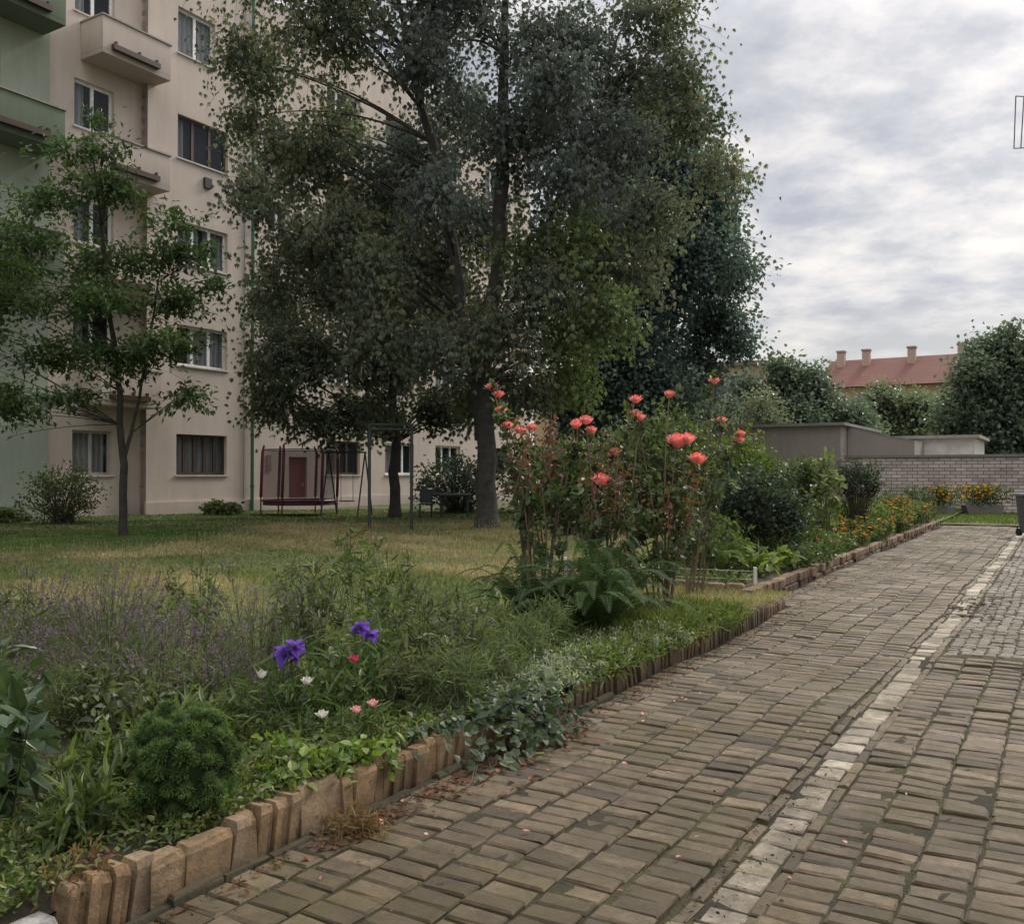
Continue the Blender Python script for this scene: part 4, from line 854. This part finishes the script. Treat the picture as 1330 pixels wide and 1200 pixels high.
leaves(q,P,rdir(n,.3),np.where(near,rng.uniform(.012,.045,n),rng.uniform(.04,.12,n)),np.where(near,rng.uniform(.008,.024,n),.012),pal([(.05,.085,.022),(.095,.145,.038),(.16,.2,.06),(.2,.17,.08)],n,rng.random(n)**1.3),simple=False)
N=14000; Y=rng.uniform(10.9,28.4,N); X=-3.4-rng.random(N)*2.6; P=Gv(np.stack([X,Y,lawnz(X,Y)+.05+rng.uniform(0,.1,N)],1))
leaves(q,P,rdir(N,.3),rng.uniform(.06,.12,N),.04,pal([(.045,.07,.024),(.09,.13,.04),(.15,.18,.06)],N))
N=12000; Y=rng.uniform(29.9,38.5,N); X=rng.uniform(-9,4,N); P=Gv(np.stack([X,Y,np.where(X<-3.3,.12,.03)+0*Y],1)); dd=rng.normal(0,.4,(N,3)); dd[:,2]=1
leaves(q,P,dd,rng.uniform(.06,.14,N),.03,pal([(.07,.11,.025),(.12,.165,.045)],N))
stuff(q,"ground_cover",M_PLANT,"low weeds and creeping leaves covering the bed soil")
q=QB()
N=9500; Y=rng.uniform(1.5,28,N); r=rng.random(N); X=np.where(r<.35,-2.6+np.abs(rng.normal(0,.05,N)),np.where(r<.75,-2.66+.2086*rng.integers(0,8,N),-.93+.205*rng.integers(0,6,N))+rng.normal(0,.008,N))
P=Gv(np.stack([X,Y,pz(X,Y)-.01],1)); dd=rng.normal(0,.9,(N,3)); dd[:,2]=1
leaves(q,P,dd,rng.uniform(.008,.03,N)*np.where(r<.5,1.2,.7),.006,pal([(.05,.075,.018),(.10,.115,.022),(.14,.12,.05)],N))
stuff(q,"joint_weeds",M_GRASS,"tiny weeds growing in the paving joints")
q=QB()
def litter(N,Y0,Y1,xm,xs,cols,L0,L1):
    Y=rng.uniform(Y0,Y1,N); X=xm+np.abs(rng.normal(0,xs,N)); P=Gv(np.stack([X,Y,pz(X,Y)+.012],1)); d=rng.normal(0,1,(N,3)); d[:,2]*=.12
    up=np.array([0,0,1.])+rng.normal(0,.3,(N,3)); L=rng.uniform(L0,L1,N); leaves(q,P,d,L,L*.6,pal(cols,N),up=up,simple=False)
BRN=[(.07,.03,.018),(.13,.06,.03),(.2,.11,.055)]
litter(380,1.8,10,-2.6,.06,BRN,.012,.04); litter(190,3.4,4.9,-2.56,.12,BRN+[(.32,.06,.04)],.015,.05); litter(90,2.7,3.3,-2.58,.06,BRN,.015,.045)
litter(110,1.5,12,-2.6,1.0,BRN,.01,.03); litter(50,1.8,7,-2.6,.9,[(.6,.25,.22),(.75,.48,.42)],.018,.038)
litter(320,2,5.,-1.2,.12,[(.02,.014,.01),(.05,.03,.02)],.008,.022); litter(150,9.8,14,-3.05,.15,BRN,.02,.05)
litter(50,11,12.5,-1.2,.3,[(.05,.04,.03),(.1,.08,.05)],.04,.12)
stuff(q,"fallen_leaves",M_PETAL,"scattered brown leaves and pink petals on the paving")
c=G(-2.54,2.95); plant("dry_plant","withered reddish weed tuft at the edging foot","plant",c[0],c[1],26,.09,.15,.05,.007,[(.12,.07,.03),(.22,.14,.065)],ntw=4,twl=.05,lpt=5,br=.1,sr=.002,z=.0,stem=(.16,.10,.05))
# ================= WORLD / LIGHT / CAMERA =================
w=bpy.data.worlds.new("World"); bpy.context.scene.world=w; w.use_nodes=True; nt=w.node_tree; nt.nodes.clear()
out=nt.nodes.new("ShaderNodeOutputWorld"); bg=nt.nodes.new("ShaderNodeBackground"); bg.inputs[1].default_value=.13; nt.links.new(bg.outputs[0],out.inputs[0])
sky=nt.nodes.new("ShaderNodeTexSky"); sky.sky_type='NISHITA'; sky.sun_disc=False
sd=Vector((.62,.64,.7)).normalized()
sky.sun_elevation=math.asin(sd.z); sky.sun_rotation=math.atan2(sd.x,sd.y)
tc=nt.nodes.new("ShaderNodeTexCoord"); sp=nt.nodes.new("ShaderNodeSeparateXYZ"); nt.links.new(tc.outputs["Generated"],sp.inputs[0])
def mth(op,a,b=None):
    n=nt.nodes.new("ShaderNodeMath"); n.operation=op
    for s,v in ((0,a),(1,b)):
        if v is None: continue
        if isinstance(v,bpy.types.NodeSocket): nt.links.new(v,n.inputs[s])
        else: n.inputs[s].default_value=v
    return n.outputs[0]
zz=mth('ADD',mth('MAXIMUM',sp.outputs[2],0.),.2)
cb=nt.nodes.new("ShaderNodeCombineXYZ"); nt.links.new(mth('DIVIDE',sp.outputs[0],zz),cb.inputs[0]); nt.links.new(mth('DIVIDE',sp.outputs[1],zz),cb.inputs[1]); cb.inputs[2].default_value=3.3
f1=noise(nt,4.2,10,.56,cb.outputs[0]); f2=noise(nt,1.4,4,.5,cb.outputs[0])
f=mth('ADD',mth('MULTIPLY',f1,.62),mth('MULTIPLY',f2,.38))
cl=ramp(nt,f,[(.41,(3.7,3.75,4.1)),(.47,(4.6,4.6,4.8)),(.52,(5.8,5.6,5.55)),(.6,(7.4,6.95,6.5))])
hor=ramp(nt,sp.outputs[2],[(0.03,1.),(.18,0.)])
cl=mix(nt,hor,cl,(5.4,5.1,4.85))
dp=nt.nodes.new("ShaderNodeVectorMath"); dp.operation='DOT_PRODUCT'; nt.links.new(tc.outputs["Generated"],dp.inputs[0]); dp.inputs[1].default_value=sd
glow=mth('ADD',mth('MULTIPLY',mth('POWER',mth('MAXIMUM',dp.outputs["Value"],0.),8.),.55),.92)
vm=nt.nodes.new("ShaderNodeVectorMath"); vm.operation='SCALE'; nt.links.new(cl,vm.inputs[0]); nt.links.new(glow,vm.inputs["Scale"])
zen=ramp(nt,sp.outputs[2],[(.42,1.),(.8,3.1)])
cl=mix(nt,1.,vm.outputs[0],zen,'MULTIPLY')
col=mix(nt,.9,sky.outputs[0],cl); nt.links.new(col,bg.inputs[0])
sl=bpy.data.lights.new("sun",'SUN'); sl.energy=2.4; sl.angle=math.radians(12); sl.color=(1,.92,.8)
so=bpy.data.objects.new("sun",sl); bpy.context.collection.objects.link(so); so.rotation_euler=sd.to_track_quat('Z','Y').to_euler(); so.location=(10,10,30)
cam=bpy.data.cameras.new("camera"); co=bpy.data.objects.new("camera",cam); bpy.context.collection.objects.link(co)
cam.sensor_width=36; cam.lens=36*1200/1330; cam.clip_end=2000; cam.clip_start=.05
co.location=(0,0,1.5); co.rotation_euler=(math.radians(90.716),0,0); bpy.context.scene.camera=co
sc=bpy.context.scene; sc.view_settings.view_transform='Standard'; sc.view_settings.look='None'; sc.view_settings.exposure=0
